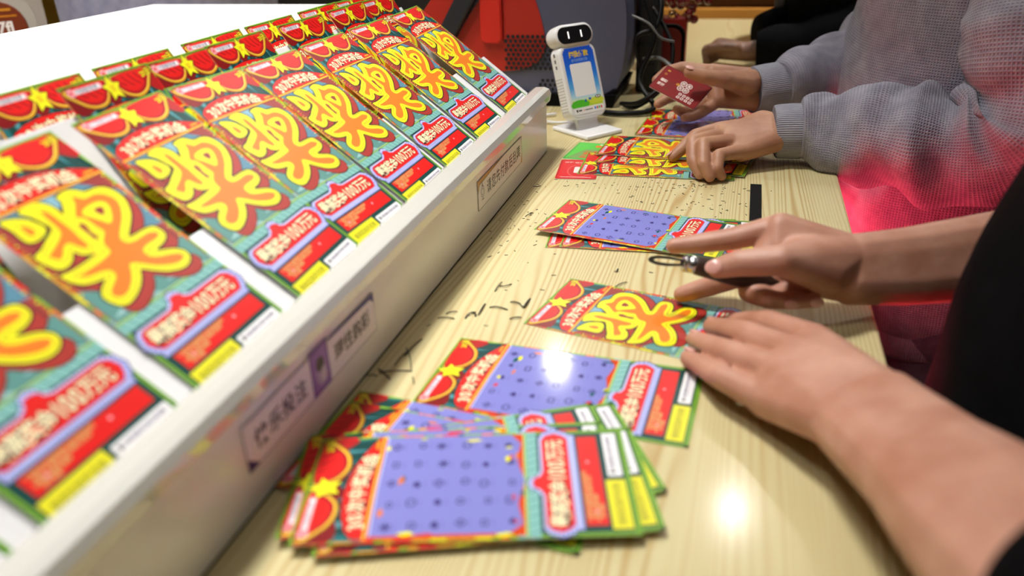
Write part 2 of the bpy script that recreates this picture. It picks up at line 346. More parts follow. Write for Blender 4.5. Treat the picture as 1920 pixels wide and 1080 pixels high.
def curtain_mesh():
    p = Print()
    p.poly([(0.02, 0.03), (0.2, 0.03), (0.24, 0.2), (0.1, 0.25), (0.02, 0.22)], DRED, 3, smooth=3)
    p.poly([(0.98, 0.03), (0.85, 0.03), (0.86, 0.16), (0.93, 0.24), (0.98, 0.24)], MRED, 3, smooth=3)
    p.poly([(0.40, 0.08), (0.58, 0.08), (0.64, 0.25), (0.52, 0.2), (0.42, 0.26), (0.36, 0.2)], DRED, 3)
    for side in (0, 1):
        sw = [(0.035, 0.035), (0.1, 0.15), (0.2, 0.215), (0.32, 0.22), (0.4, 0.17), (0.45, 0.09), (0.44, 0.03)] if side == 0 else [(0.54, 0.03), (0.53, 0.11), (0.58, 0.19), (0.68, 0.235), (0.79, 0.22), (0.88, 0.16), (0.955, 0.035)]
        c = (sum(a for a, b in sw) / len(sw), 0.03)
        def sh(k): return [(c[0] + (a - c[0]) * k, 0.028 + (b - 0.028) * k) for a, b in sw]
        p.poly(sh(1.06), INK, 4, smooth=4); p.poly(sh(1.03), GOLD, 5, smooth=4); p.poly(sh(0.95), LYEL, 6, smooth=4); p.poly(sh(0.92), MRED, 7, smooth=4); p.poly(sh(0.78), RED, 8, smooth=4)
        for j in range(4):
            x = c[0] + (j - 1.5) * 0.075
            p.line([(q.x, q.y) for q in catmull([(x - 0.03, 0.045, 0), (x, 0.1, 0), (x + 0.045, 0.15 - abs(j - 1.5) * 0.015, 0)], 3)], 0.009, DRED, 9)
    st = []
    for k in range(10):
        a = R(-90 + 36 * k); r = 0.115 if k % 2 == 0 else 0.058; st.append((0.487 + r * 0.86 * math.cos(a), 0.118 + r * math.sin(a)))
    p.poly([(0.487 + (x - 0.487) * 1.07, 0.118 + (y - 0.118) * 1.07) for x, y in st], INK, 10); p.poly(st, YEL, 11)
    p.text('奖', 0.487, 0.118, 0.06, GOLD, 12, center=True)
    # issuer's strip with its flower mark
    p.rrect(0.1, 0.042, 0.405, 0.088, 0.006, PINK, 10); p.rrect(0.125, 0.048, 0.385, 0.082, 0.004, WHT, 11)
    p.text('中国福利彩票', 0.132, 0.077, 0.036, rgb(120, 110, 140), 12, off=0.01, sx=1.05)
    for k in range(6): a = R(60 * k); p.ell(0.085 + 0.022 * math.cos(a), 0.065 + 0.022 * math.sin(a), 0.016, 0.016, PINK, 11, 8)
    p.ell(0.085, 0.065, 0.012, 0.012, RED, 12, 8)
    p.text('20元', 0.905, 0.072, 0.062, INK, 11, center=True, off=0.045, rot=0.15); p.text('20元', 0.905, 0.072, 0.062, YEL, 12, center=True, off=0.02, rot=0.15)
    return p.mesh('curtain_print')
def banner_mesh():
    p = Print()
    up = [(0.03, 0.40), (0.035, 0.345), (0.10, 0.30), (0.22, 0.262), (0.36, 0.245), (0.5, 0.245), (0.66, 0.265), (0.82, 0.315), (0.985, 0.395)]
    lo = [(0.985, 0.41), (0.8, 0.405), (0.6, 0.405), (0.4, 0.405), (0.2, 0.408), (0.03, 0.412)]
    p.poly([(a, b - 0.008) for a, b in up] + lo, INK, 10); p.poly(up + lo, RED, 11)
    tx = '30次中奖机会'; us = [0.135, 0.205, 0.305, 0.42, 0.54, 0.65, 0.755]
    for ch, u in zip(tx, us):
        v = 0.325 + 0.35 * (u - 0.46) ** 2; r = -0.55 * (u - 0.46); s = 0.125 if ch in '30' else 0.115
        p.text(ch, u, v, s, INK, 12, center=True, off=0.055, rot=r); p.text(ch, u, v, s, CREAM, 13, center=True, off=0.022, rot=r)
    p.rect(0.86, 0.378, 0.95, 0.398, GOLD, 12)
    p.rect(0.01, 0.410, 0.99, 0.432, ORG, 12)
    for k in range(38): p.rect(0.02 + k * 0.0255, 0.416, 0.034 + k * 0.0255, 0.425, LYEL, 13)
    return p.mesh('banner_print')
def prize_field_mesh():
    """the unscratched field with the big character"""
    p = Print()
    p.rect(0.022, 0.43, 0.978, 1.345, rgb(150, 54, 52), 4)
    p.poly([(0.03, 0.43), (0.75, 0.43), (0.97, 0.60), (0.97, 0.95), (0.6, 0.9), (0.2, 0.62)], rgb(86, 136, 160), 5)
    p.poly([(0.3, 0.44), (0.62, 0.44), (0.92, 0.62), (0.92, 0.74)], rgb(130, 176, 196), 6)
    p.poly([(0.03, 1.05), (0.3, 1.2), (0.97, 1.1), (0.97, 1.345), (0.03, 1.345)], rgb(92, 146, 140), 5)
    p.poly([(0.05, 1.31), (0.3, 1.22), (0.46, 1.345)], rgb(150, 196, 196), 6); p.poly([(0.55, 1.3), (0.75, 1.22), (0.93, 1.345)], rgb(140, 190, 196), 6)
    for u in (0.028, 0.955):
        for k in range(22): p.rect(u, 0.45 + k * 0.03, u + 0.018, 0.462 + k * 0.03, ORG if k % 3 else YEL, 6)
    for pts, du, dv in ((OUT, 0.03, 0.075), (DROP, 0.02, 0.05)):
        p.poly(outset([(a + du, b + dv) for a, b in pts], 0.008), INK, 6, smooth=2); p.poly([(a + du, b + dv) for a, b in pts], rgb(170, 52, 44), 7, smooth=2)
    for pts, hs in ((OUT, [HOLE1, HOLE2]), (DROP, [])):
        p.poly(outset(pts, 0.012), INK, 8, smooth=2); p.poly(pts, YEL, 9, smooth=2)
        for h in hs: p.poly(h, rgb(150, 50, 46), 10, smooth=2)
    for pts, hs in ((OR1, [ORH]), (OR2, []), (OR3, [])):
        big = outset(pts, 0.03); 
        p.line([(q.x, q.y) for q in catmull([(a, b, 0) for a, b in big], 2, True)], 0.006, rgb(186, 150, 22), 10, True)
        if hs:
            ring = [(q.x, q.y) for q in catmull([(a, b, 0) for a, b in hs[0]], 2, True)]
            out = [(q.x, q.y) for q in catmull([(a, b, 0) for a, b in pts], 2, True)]
            p.poly(out, ORG, 11, holes=[ring])
        else: p.poly(pts, ORG, 11, smooth=2)
    return p.mesh('prize_field')
def scratched_mesh(seed):
    """the scratched field: lilac ground with rows of small symbols and flecks of coating left at its rim"""
    p = Print(); rnd = random.Random(seed)
    p.rect(0.022, 0.43, 0.978, 1.345, rgb(214, 78, 40), 4)
    rim = [(0.05, 0.445), (0.5, 0.44), (0.985, 0.45), (0.982, 0.8), (0.975, 1.27), (0.88, 1.33), (0.7, 1.30), (0.5, 1.35), (0.3, 1.3), (0.12, 1.33), (0.045, 1.25), (0.05, 0.9)]
    p.poly(rim, PUR, 5); p.line(rim[:3], 0.012, rgb(190, 196, 240), 6)
    inkc = rgb(74, 66, 128)
    for i in range(6):
        for j in range(5):
            u, v = 0.13 + j * 0.185 + rnd.uniform(-.015, .015), 0.53 + i * 0.145 + rnd.uniform(-.015, .015); k = rnd.randrange(5); s = rnd.uniform(0.026, 0.036)
            if k == 0: p.line([(u + s * math.cos(R(a)), v + 0.8 * s * math.sin(R(a))) for a in range(0, 360, 45)], 0.01, inkc, 6, True)
            elif k == 1: p.line([(u - s, v), (u, v - s), (u + s, v), (u, v + s)], 0.009, inkc, 6, True); p.line([(u - s, v), (u + s, v)], 0.007, inkc, 6)
            elif k == 2:
                for a in (0, 60, 120): p.line([(u - s * math.cos(R(a)), v - s * math.sin(R(a))), (u + s * math.cos(R(a)), v + s * math.sin(R(a)))], 0.012, inkc, 6)
            elif k == 3: p.poly([(u - s, v + s * .6), (u - s * .4, v - s * .7), (u + s * .5, v - s * .5), (u + s, v + s * .3), (u, v + s * .8)], inkc, 6)
            else: p.rrect(u - s, v - s * .7, u + s, v + s * .7, 0.01, inkc, 6); p.rrect(u - s * .7, v - s * .4, u + s * .7, v + s * .4, 0.006, PUR, 7)
            p.rect(u - 0.03, v + 0.05, u + 0.03, v + 0.056, rgb(120, 118, 190), 6)
    for k in range(16):
        e = rnd.choice([0, 1, 2, 2, 3]); c = rnd.choice([YEL, YEL, ORG, rgb(20, 90, 80), rgb(220, 60, 40), rgb(190, 196, 60)])
        u, v = (rnd.uniform(.03, .09), rnd.uniform(.5, 1.3)) if e == 0 else (rnd.uniform(.9, .97), rnd.uniform(.5, 1.3)) if e == 1 else (rnd.uniform(.1, .9), rnd.uniform(1.24, 1.34)) if e == 2 else (rnd.uniform(.1, .9), rnd.uniform(.46, .6))
        a, b = rnd.uniform(.012, .05), rnd.uniform(.008, .022)
        if e < 2: a, b = b, a * 1.3
        p.poly([(u - a, v - b * rnd.random()), (u + a * .3, v - b), (u + a, v + b * .4), (u - a * .2, v + b)], c, 7)
    return p.mesh('scratched_field', True)
def plate_mesh():
    p = Print()
    core = [(0.06, 1.60), (0.035, 1.55), (0.06, 1.49), (0.10, 1.466), (0.36, 1.466), (0.41, 1.44), (0.43, 1.405), (0.475, 1.395), (0.52, 1.41), (0.535, 1.445), (0.58, 1.462), (0.90, 1.462), (0.95, 1.49), (0.972, 1.55), (0.945, 1.60), (0.91, 1.632), (0.10, 1.632)]
    def sc_(k): return [(0.5 + (a - 0.5) * (1 + k * 0.35), 1.53 + (b - 1.53) * (1 + k)) for a, b in core]
    p.poly(sc_(0.30), rgb(40, 44, 110), 6); p.poly(sc_(0.24), LAV, 7); p.poly(core, RED, 9)
    rim = [(a, b) for a, b in sc_(0.13)]; dots = []
    for a, b in zip(rim, rim[1:] + rim[:1]):
        n = max(1, int(math.hypot(b[0] - a[0], b[1] - a[1]) / 0.024))
        for k in range(n): dots.append((a[0] + (b[0] - a[0]) * k / n, a[1] + (b[1] - a[1]) * k / n))
    for a, b in dots: p.ell(a, b, 0.0075, 0.0075, WHT, 8, 6)
    p.rect(0.05, 1.645, 0.95, 1.68, LAV, 8)
    for k in range(36): p.rect(0.06 + k * 0.0247, 1.657, 0.07 + k * 0.0247, 1.668, WHT, 9)
    tx = [('最', 0.135), ('高', 0.235), ('奖', 0.335), ('金', 0.435), ('1', 0.515), ('0', 0.575), ('0', 0.645), ('万', 0.735), ('元', 0.845)]
    for ch, u in tx:
        sx = 0.8 if ch in '10' else 0.9
        p.text(ch, u, 1.548, 0.15 if ch in '10' else 0.125, INK, 10, center=True, off=0.05, sx=sx); p.text(ch, u, 1.548, 0.15 if ch in '10' else 0.125, CREAM, 11, center=True, off=0.02, sx=sx)
    return p.mesh('prize_plate')
def info_mesh():
    p = Print(); KH = rgb(214, 180, 110)
    p.rect(0.085, 1.695, 0.925, 1.822, RED, 6); rnd = random.Random(2)
    rows = ['保安区刮出相同图符 即中得该图符', '刮出 ★ 图符 即中得所示奖金', '中奖奖金兼中兼得', '详见背面']
    for j, t in enumerate(rows): p.text(t, 0.115 + 0.03 * (j % 2), 1.725 + j * 0.028, 0.03, KH, 7, off=0.02)
    for u, v in ((0.2, 1.765), (0.66, 1.745)): p.ell(u, v, 0.014, 0.012, PINK, 8, 8)
    return p.mesh('info_panel')
def yellow_mesh():
    p = Print(); p.rect(0.05, 1.84, 0.48, 1.96, rgb(232, 226, 40), 6); p.text('保安区刮开无效', 0.265, 1.90, 0.052, rgb(130, 124, 40), 7, center=True, off=0.01); return p.mesh('security_box')
def code_mesh():
    p = Print(); p.rrect(0.515, 1.862, 0.955, 1.952, 0.01, WHT, 6); rnd = random.Random(9)
    p.rect(0.545, 1.88, 0.565, 1.915, INK, 7); u = 0.575
    while u < 0.92:
        d = rnd.uniform(0.004, 0.012); p.rect(u, 1.884, u + d, 1.912, rgb(90, 80, 120), 7); u += d + rnd.uniform(0.004, 0.01)
    for k in range(9): p.rect(0.60 + k * 0.03, 1.926, 0.617 + k * 0.03, 1.934, rgb(170, 170, 190), 7)
    return p.mesh('code_box')
T_SHEET, T_CUR, T_BAN, T_BIG, T_PLT, T_INF, T_YEL, T_COD = sheet_mesh(), curtain_mesh(), banner_mesh(), prize_field_mesh(), plate_mesh(), info_mesh(), yellow_mesh(), code_mesh()
T_SCR = [scratched_mesh(s) for s in (3, 8, 15)]
def ticket(label, group, scratched=None):
    o = link('lottery_ticket', T_SHEET); tag(o, label, 'ticket', group)
    f = link('scratch_field', T_BIG if scratched is None else T_SCR[scratched % 3], None, o)
    for n, me in (('curtain_print', T_CUR), ('banner', T_BAN), ('prize_plate', T_PLT), ('info_panel', T_INF), ('security_box', T_YEL), ('code_box', T_COD)): link(n, me, None, o)
    return o
def place_flat(o, x, y, ang, z, tilt_u=0.0, tilt_v=0.0):
    a = R(ang); u = Vector((-math.sin(a), math.cos(a), tilt_u)).normalized(); v = Vector((math.cos(a), math.sin(a), tilt_v)).normalized()
    n = u.cross(-v).normalized(); v = -(n.cross(u)); setup_mtx(o, u, -v, n, (x, y, z))
# ------------------------------------------------------------------ sloping ticket stand
X0 = -0.2661; AL = 0.6676; ZB = 0.0672
ex = Vector((-math.cos(AL), 0, math.sin(AL))); nn = Vector((math.sin(AL), 0, math.cos(AL))); ey = Vector((0, 1, 0))
Y0, Y1 = -0.12, 1.122
white = mat('stand_white', rgb(236, 236, 238), 0.22, vary=0.03, vscale=5); inner = mat('stand_inside', rgb(70, 68, 66), 0.6, vary=0.2)
stand = empty('ticket_stand', (-0.5, 0.5, 0)); tag(stand, 'white sloping ticket stand along the left of the counter', 'display stand')
under(box('front_panel', (X0 - 0.008, Y0, 0.002), (X0, Y1, 0.082), white, bevel=0.0015), stand)
# rounded lip along the top of the front panel
lipm = mat('lip_acrylic', rgb(214, 214, 208), 0.12, vary=0.05, coat=0.6)
prof = [(0.004, 0.074), (0.006, 0.084), (0.003, 0.0905), (-0.004, 0.093), (-0.016, 0.0925), (-0.022, 0.089), (-0.0225, 0.084), (-0.016, 0.086), (-0.009, 0.084), (-0.008, 0.074)]
bm = bmesh.new(); ring = []
for y in (Y0, Y1 + 0.004): ring.append([bm.verts.new((X0 + a, y, b)) for a, b in prof])
n = len(prof)
for k in range(n): bm.faces.new((ring[0][k], ring[0][(k + 1) % n], ring[1][(k + 1) % n], ring[1][k]))
bm.faces.new(ring[0]); bm.faces.new(list(reversed(ring[1])))
under(bm_obj('top_lip', bm, lipm), stand)
under(box('shadow_strip', (X0 - 0.012, Y0, 0.0), (X0 - 0.001, Y1, 0.003), mat('black_plastic', None)), stand)  # solid black strip, painted-in shade under the front panel
def slab(name, base, s0, s1, off, t, y0, y1, m, ex=ex, nn=nn):
    bm = bmesh.new(); b = Vector(base)
    mt = Matrix((ex, ey, nn)).transposed().to_4x4(); mt.translation = b
    add_box(bm, (s0, y0, off - t), (s1, y1, off), mt, bevel=0.0008)
    return under(bm_obj(name, bm, m), stand)
FB = (X0 - 0.01, 0, ZB)
slab('front_plate', FB, 0.0, 0.107, -0.0022, 0.003, Y0, 1.138, white)
UT = Vector((-0.487, 0, 0.2200)); TT = Vector((-0.522, 0, 0.2195)); A2 = R(58); ex2 = Vector((-math.cos(A2), 0, math.sin(A2))); nn2 = Vector((math.sin(A2), 0, math.cos(A2)))
slab('middle_plate', UT - ex2 * LEN, 0.0, LEN - 0.022, -0.0022, 0.003, Y0, 1.128, white, ex2, nn2)
slab('rear_plate', TT - ex2 * LEN, 0.0, LEN - 0.012, -0.0022, 0.003, Y0, 1.122, white, ex2, nn2)
under(box('top_shelf', (-0.885, Y0, 0.196), (-0.526, Y1, 0.205), white, bevel=0.001), stand)
under(box('base_board', (-0.876, Y0, 0.003), (X0 - 0.012, Y1, 0.008), inner), stand)
under(box('rear_panel', (-0.885, Y0, 0.003), (-0.878, Y1, 0.196), white), stand)
for nm, y in (('end_panel', Y1 - 0.004), ('end_panel', Y0)):
    bm = bmesh.new(); pts = [(X0 - 0.009, 0.003), (X0 - 0.009, 0.066), (-0.33, 0.105), (-0.44, 0.185), (-0.526, 0.198), (-0.877, 0.198), (-0.877, 0.003)]
    a = [bm.verts.new((x, y, z)) for x, z in pts]; b = [bm.verts.new((x, y + 0.004, z)) for x, z in pts]
    bm.faces.new(a); bm.faces.new(list(reversed(b)))
    for k in range(len(pts)): bm.faces.new((a[k], a[(k + 1) % len(pts)], b[(k + 1) % len(pts)], b[k]))
    under(bm_obj(nm, bm, white), stand)
# notices stuck on the front panel: characters read along +y, upright
def notice(y0, y1, z0, z1, which):
    h = z1 - z0; p = Print(1.0); L = y1 - y0; p.z0 = 0.0004
    dark = rgb(40, 36, 52); fr = dark if which else rgb(104, 92, 140)
    p.rect(0, 0, L, h, rgb(240, 238, 238) if which else rgb(236, 232, 238), 0)
    for a in (((0, 0), (L, 0)), ((0, h), (L, h)), ((0, 0), (0, h)), ((L, 0), (L, h))): p.line(a, 0.0007, fr, 2)
    if which == 0:
        for k, ch in enumerate('快乐投注'): p.text(ch, 0.0185 + k * 0.0162, h / 2, 0.0155, dark, 2, center=True, off=0.02)
        for k, ch in enumerate('理性购彩'): p.text(ch, 0.124 + k * 0.0150, h / 2, 0.0150, dark, 2, center=True, off=0.02)
        p.poly([(0, h), (0.0, h * 0.70), (0.012, h)], rgb(40, 30, 110), 3); p.poly([(0.105, 0), (L, 0), (L, h * 0.28), (L - 0.006, h * 0.12), (0.11, 0.0015)], rgb(44, 34, 130), 3)
        p.rect(0.082, -0.003, 0.108, h + 0.0005, rgb(120, 72, 160), 3); p.rect(0.0845, 0.0, 0.1055, h - 0.002, rgb(146, 100, 182), 4)
        p.ell(0.0955, h * 0.55, 0.0072, 0.0105, rgb(176, 150, 190), 5); p.ell(0.0950, h * 0.36, 0.0056, 0.0056, rgb(36, 24, 44), 6); p.ell(0.0985, h * 0.64, 0.0042, 0.0060, rgb(206, 190, 206), 6)
    else:
        for k, ch in enumerate('请您先付款后刮票'): p.text(ch, 0.041 + k * 0.0182, h / 2, 0.0170, dark, 2, center=True, off=0.012)
        for r in (0.0062, 0.0038): p.line([(0.0165 + r * math.cos(R(a)), h * 0.48 + r * math.sin(R(a))) for a in range(0, 360, 30)], 0.0007, dark, 2, True)
        p.poly([(0.0165, h * 0.15), (0.0185, h * 0.3), (0.0145, h * 0.3)], dark, 2); p.rect(0.013, h * 0.72, 0.020, h * 0.76, dark, 2)
        p.poly([(0, 0), (0.1, 0), (0.006, h * 0.16), (0, h * 0.42)], rgb(196, 146, 50), 3); p.line([(0.1, 0), (0.006, h * 0.16), (0, h * 0.42)], 0.0008, INK, 4); p.poly([(L, h), (L - 0.007, h), (L, h * 0.55)], rgb(190, 150, 80), 3)
    b = len(p.v); t = 0.0004
    for zz in (0.00038, 0.0): p.v += [(0, 0, zz), (L, 0, zz), (L, -h, zz), (0, -h, zz)]
    for f in ((0, 3, 2, 1), (4, 5, 6, 7), (0, 1, 5, 4), (1, 2, 6, 5), (2, 3, 7, 6), (3, 0, 4, 7)): p.f.append(tuple(b + i for i in f)); p.c.append(WHT)
    o = link('notice_label', p.mesh('notice_label'), None, stand)
    mt = Matrix((Vector((0, 1, 0)), Vector((0, 0, 1)), Vector((1, 0, 0)))).transposed().to_4x4(); mt.translation = Vector((X0 + 0.0002, y0, z1))
    o.matrix_parent_inverse = Matrix.Translation(stand.location).inverted(); o.matrix_basis = mt
    o['label'] = 'white notice strip with a purple picture between black characters' if which == 0 else 'white notice strip with eight black characters and a small emblem'
notice(0.334, 0.520, 0.0295, 0.062, 0); notice(0.793, 0.978, 0.029, 0.062, 1)

def on_slope(o, base, y, s, ro, off=0.0, ex=ex, nn=nn):
    """base: lower line of the row; ticket's lower-left corner at y, s up the slope"""
    b = Vector(base) + ex * s + ey * y + nn * off
    up = math.cos(ro) * ex + math.sin(ro) * ey; rt = math.cos(ro) * ey - math.sin(ro) * ex
    setup_mtx(o, rt, up, nn, b + up * LEN)
FY = [(1.0173, .0149, -.0200), (0.8895, .0162, .0099), (0.7788, .0161, .001), (0.6667, .0154, .0052), (0.5588, .020, .035), (0.4624, .0168, -.0324), (0.3397, .0167, -.012), (0.221, .0166, -.0042), (0.103, .0166, .006), (-0.012, .016, 0)]
ORD = ['farthest', 'second farthest', 'third farthest', 'fourth from the far end', 'fifth from the far end', 'sixth from the far end', 'seventh from the far end', 'eighth from the far end', 'ninth from the far end', 'last, nearest the camera']
for i, (y, s, ro) in enumerate(FY):
    on_slope(ticket('unscratched ticket in the front row of the stand, ' + ORD[i], 'front row tickets on the stand'), FB, y, s, ro, 0.0003 + (i % 2) * 0.0006)
UY = [1.012, 0.921, 0.803, 0.673, 0.586, 0.491, 0.262, 0.145]
for i, y in enumerate(UY):
    nth = ['farthest', 'second farthest', 'third farthest', 'fourth from the far end', 'fifth from the far end', 'just right of the empty white slot', 'just left of the empty white slot', 'nearest the camera'][i]
    on_slope(ticket('lottery ticket in the middle row of the stand, ' + nth, 'middle row tickets on the stand'), UT - ex2 * LEN, y - (0.0 if i else 0.003), 0.0, (0.004, -0.008, 0.006, 0, 0.01, -0.004, 0.003, 0)[i], 0.0003 + (i % 2) * 0.0006, ex2, nn2)
TY = [1.012, 0.905, 0.79, 0.68, 0.567, 0.449, 0.33]
TY = [1.055, 0.913, 0.797, 0.686, 0.567, 0.451, 0.335]
for i, y in enumerate(TY):
    on_slope(ticket('ticket top in the rear row of the stand, ' + ['farthest', 'second farthest', 'third farthest', 'fourth', 'fifth', 'sixth, its star above the empty slot', 'last, nearest the camera'][i] , 'rear row tickets on the stand'), TT - ex2 * LEN, y if i else y - 0.05, 0.0, (0.003, -0.004, 0.002, 0, 0, 0.004, 0)[i], 0.0003 + (i % 2) * 0.0006, ex2, nn2)

# ------------------------------------------------------------------ tickets lying on the counter
def lay(label, group, x, y, a, z, scr=None, tu=0.0, tv=0.0):
    o = ticket(label, group, scr); place_flat(o, x, y, a, z, tu, tv); return o
def from_tr(x, y, a): a_ = R(a); return (x + math.sin(a_) * W, y - math.cos(a_) * W)
ST = 0.0012
G = 'fanned pile of scratched tickets'
t5 = from_tr(-0.262, 0.474, -5.2)
lay('scratched ticket at the bottom of the near pile, its curtain corner touching the stand', G, t5[0], t5[1], -5.2, 0.0004, 0)
t7 = from_tr(-0.262, 0.458, -4.0)
lay('scratched ticket second from the bottom of the near pile', G, t7[0], t7[1], -4.0, 0.0004 + ST, 1)
lay('scratched ticket of the near pile whose yellow corner points at the wrist', G, -0.2013, 0.3104, 28.6, 0.0004 + 2 * ST, 2)
lay('scratched ticket of the near pile just above the steeply turned one', G, -0.2205, 0.3075, 27.0, 0.0004 + 3 * ST, 0)
lay('scratched ticket of the near pile whose lower left corner sticks out furthest toward the camera', G, -0.2115, 0.3020, 19.6, 0.0004 + 4 * ST, 1)
lay('scratched ticket lying directly under the topmost one of the near pile', G, -0.2386, 0.3090, 17.2, 0.0004 + 5 * ST, 2)
lay('topmost scratched ticket of the near pile, whole lilac field showing', G, -0.2277, 0.3047, 15.9, 0.0004 + 6 * ST, 0)
lay('scratched ticket with a bright glare spot beyond the near pile', 'single tickets on the counter', -0.2172, 0.4669, -2.8, 0.0004, 1, 0.002, 0.0)
lay('unscratched ticket lying flat under the fingertips of the flat hand', 'single tickets on the counter', -0.1671, 0.6046, -12.6, 0.0004)
G = 'stack of scratched tickets under the pointing finger'
lay('lowest ticket of the stack under the pointing finger', G, -0.1875, 0.7740, 5.2, 0.0004, 2)
lay('middle ticket of the stack under the pointing finger', G, -0.1725, 0.7760, 3.0, 0.0004 + ST, 0)
lay('top scratched ticket of the stack under the pointing finger', G, -0.2080, 0.8070, -11.0, 0.0004 + 5 * ST, 1, 0.01, -0.015)
G = 'unscratched tickets under the curled hand'
lay('lowest unscratched ticket under the curled hand, edge nearest the camera', G, -0.2028, 1.0238, 2.0, 0.0012)
lay('middle unscratched ticket under the curled hand', G, -0.1890, 1.0760, -9.0, 0.0012 + ST, None, 0.01, 0.0)
lay('top unscratched ticket under the curled hand', G, -0.1925, 1.1060, -4.0, 0.0012 + 3 * ST, None, 0.0, 0.0)
G = 'scratched tickets behind the curled hand'
lay('scratched ticket below the red card, farthest on the counter', G, -0.1400, 1.2980, 5.0, 0.0004, 2)
lay('dark scratched ticket between the two hands of the grey sweatshirt', G, -0.1544, 1.2300, -4.0, 0.0004 + ST, 0, 0.0, 0.0)
# ------------------------------------------------------------------ small cards beside the curled hand
def small_card(name, label, cat, draw, w_, h_, t=0.0006, r=0.003):
    p = Print(1.0); p.z0 = t / 2 + 0.00003
    draw(p)
    pts = []
    for cx, cy, a0 in ((w_ - r, r - h_, -90), (w_ - r, -r, 0), (r, -r, 90), (r, r - h_, 180)):
        for k in range(5): a = R(a0 + 22.5 * k); pts.append((cx + r * math.cos(a), cy + r * math.sin(a)))
    b = len(p.v); n = len(pts)
    p.v += [(x, y, t / 2) for x, y in pts] + [(x, y, -t / 2) for x, y in pts]
    p.f.append(tuple(b + i for i in range(n))); p.c.append(draw.base)
    p.f.append(tuple(b + n + i for i in reversed(range(n)))); p.c.append(WHT)
    for i in range(n): p.f.append((b + i, b + n + i, b + n + (i + 1) % n, b + (i + 1) % n)); p.c.append(WHT)
    o = link(name, p.mesh(name)); return tag(o, label, cat)
def d_red(p):
    p.rrect(0.003, 0.003, 0.051, 0.082, 0.003, rgb(214, 40, 44), 1)
    p.ell(0.030, 0.05, 0.017, 0.028, rgb(240, 96, 90), 2, 24); p.ell(0.030, 0.05, 0.0155, 0.026, rgb(206, 36, 40), 3, 24)
    p.rrect(0.022, 0.033, 0.029, 0.060, 0.003, rgb(240, 220, 216), 4); p.rrect(0.031, 0.040, 0.036, 0.060, 0.002, ORG, 4)
    for k in range(3): p.text('福彩', 0.006 + k * 0.014, 0.015 + (k % 2) * 0.002, 0.0065, rgb(250, 210, 200), 4)
    p.rect(0.006, 0.0775, 0.047, 0.0790, rgb(250, 220, 214), 4)
d_red.base = rgb(190, 30, 36)
c = small_card('payment_card', 'small red printed card poking out from under the tickets by the stand', 'card', d_red, 0.054, 0.0856)
place_flat(c, -0.2235, 1.0040, 96.0, 0.0005); 
M_ = Matrix((Vector((0.99, 0.06, 0)), Vector((-0.10, 0.994, 0)), Vector((0, 0, 1)))).transposed().to_4x4()
def flat_at(o, x, y, ang, z):  # local x along ang, local y up-left of it
    a = R(ang); setup_mtx(o, (math.cos(a), math.sin(a), 0), (-math.sin(a), math.cos(a), 0), (0, 0, 1), (x, y, z))
flat_at(c, -0.2370, 1.0860, 6.0, 0.0006)
def d_green(p):
    p.rrect(0.003, 0.003, 0.127, 0.082, 0.003, rgb(88, 200, 70), 1)
    p.poly([(0.004, 0.08), (0.02, 0.035), (0.06, 0.028), (0.12, 0.03), (0.12, 0.08)], rgb(120, 160, 90), 2)
    for i in range(8):
        for j in range(4): p.rect(0.022 + i * 0.012, 0.042 + j * 0.009, 0.032 + i * 0.012, 0.049 + j * 0.009, rgb(206, 96, 40) if (i + j) % 2 else rgb(170, 130, 60), 3)
    p.rrect(0.03, 0.012, 0.06, 0.022, 0.002, rgb(236, 120, 40), 3); p.rrect(0.034, 0.005, 0.058, 0.011, 0.002, rgb(210, 240, 200), 3)
d_green.base = rgb(60, 170, 60)
c = small_card('lottery_card', 'bright green printed card under the tickets beside the payment terminal', 'card', d_green, 0.13, 0.0856)
flat_at(c, -0.2290, 1.1780, -6.0, 0.0004)
def d_held(p):
    p.rrect(0.0015, 0.0015, 0.0841, 0.0525, 0.003, rgb(132, 18, 20), 1)
    for cx, cy in ((0.044, 0.019), (0.054, 0.019), (0.044, 0.029), (0.054, 0.029)):
        p.ell(cx, cy, 0.0054, 0.0054, rgb(238, 226, 220), 2, 18); p.ell(cx, cy, 0.0042, 0.0042, rgb(132, 18, 20), 3, 18)
    for ch, (cx, cy) in zip('恭喜发财', ((0.044, 0.019), (0.054, 0.019), (0.044, 0.029), (0.054, 0.029))): p.text(ch, cx, cy, 0.0062, rgb(238, 226, 220), 4, center=True, off=0.02)
    for i in range(4):
        for j in range(2): p.rrect(0.048 + i * 0.0072, 0.037 + j * 0.0066, 0.0532 + i * 0.0072, 0.0418 + j * 0.0066, 0.0008, rgb(232, 214, 206), 2); p.rrect(0.0494 + i * 0.0072, 0.0383 + j * 0.0066, 0.0518 + i * 0.0072, 0.0405 + j * 0.0066, 0.0006, rgb(132, 18, 20), 3)
    p.text('福彩', 0.0070, 0.032, 0.0062, rgb(236, 220, 212), 2, off=0.03); p.text('即开', 0.0070, 0.041, 0.0062, rgb(236, 220, 212), 2, off=0.03)
    p.ell(0.0095, 0.009, 0.0028, 0.0018, rgb(200, 150, 50), 2); p.ell(0.0085, 0.017, 0.0020, 0.0020, rgb(200, 150, 50), 2); p.ell(0.0085, 0.017, 0.0012, 0.0012, rgb(132, 18, 20), 3)
    for k in range(2): p.rrect(0.022, 0.027 + k * 0.011, 0.031, 0.035 + k * 0.011, 0.001, rgb(124, 30, 28), 2); p.rrect(0.064, 0.008 + k * 0.01, 0.076, 0.016 + k * 0.01, 0.001, rgb(126, 30, 28), 2)
    p.ell(0.037, 0.025, 0.0034, 0.0026, rgb(190, 130, 40), 2)
d_held.base = rgb(100, 14, 16)
c = small_card('lottery_card', 'dark red card held up by the far hand of the grey sweatshirt', 'card', d_held, 0.0856, 0.054, 0.0008)
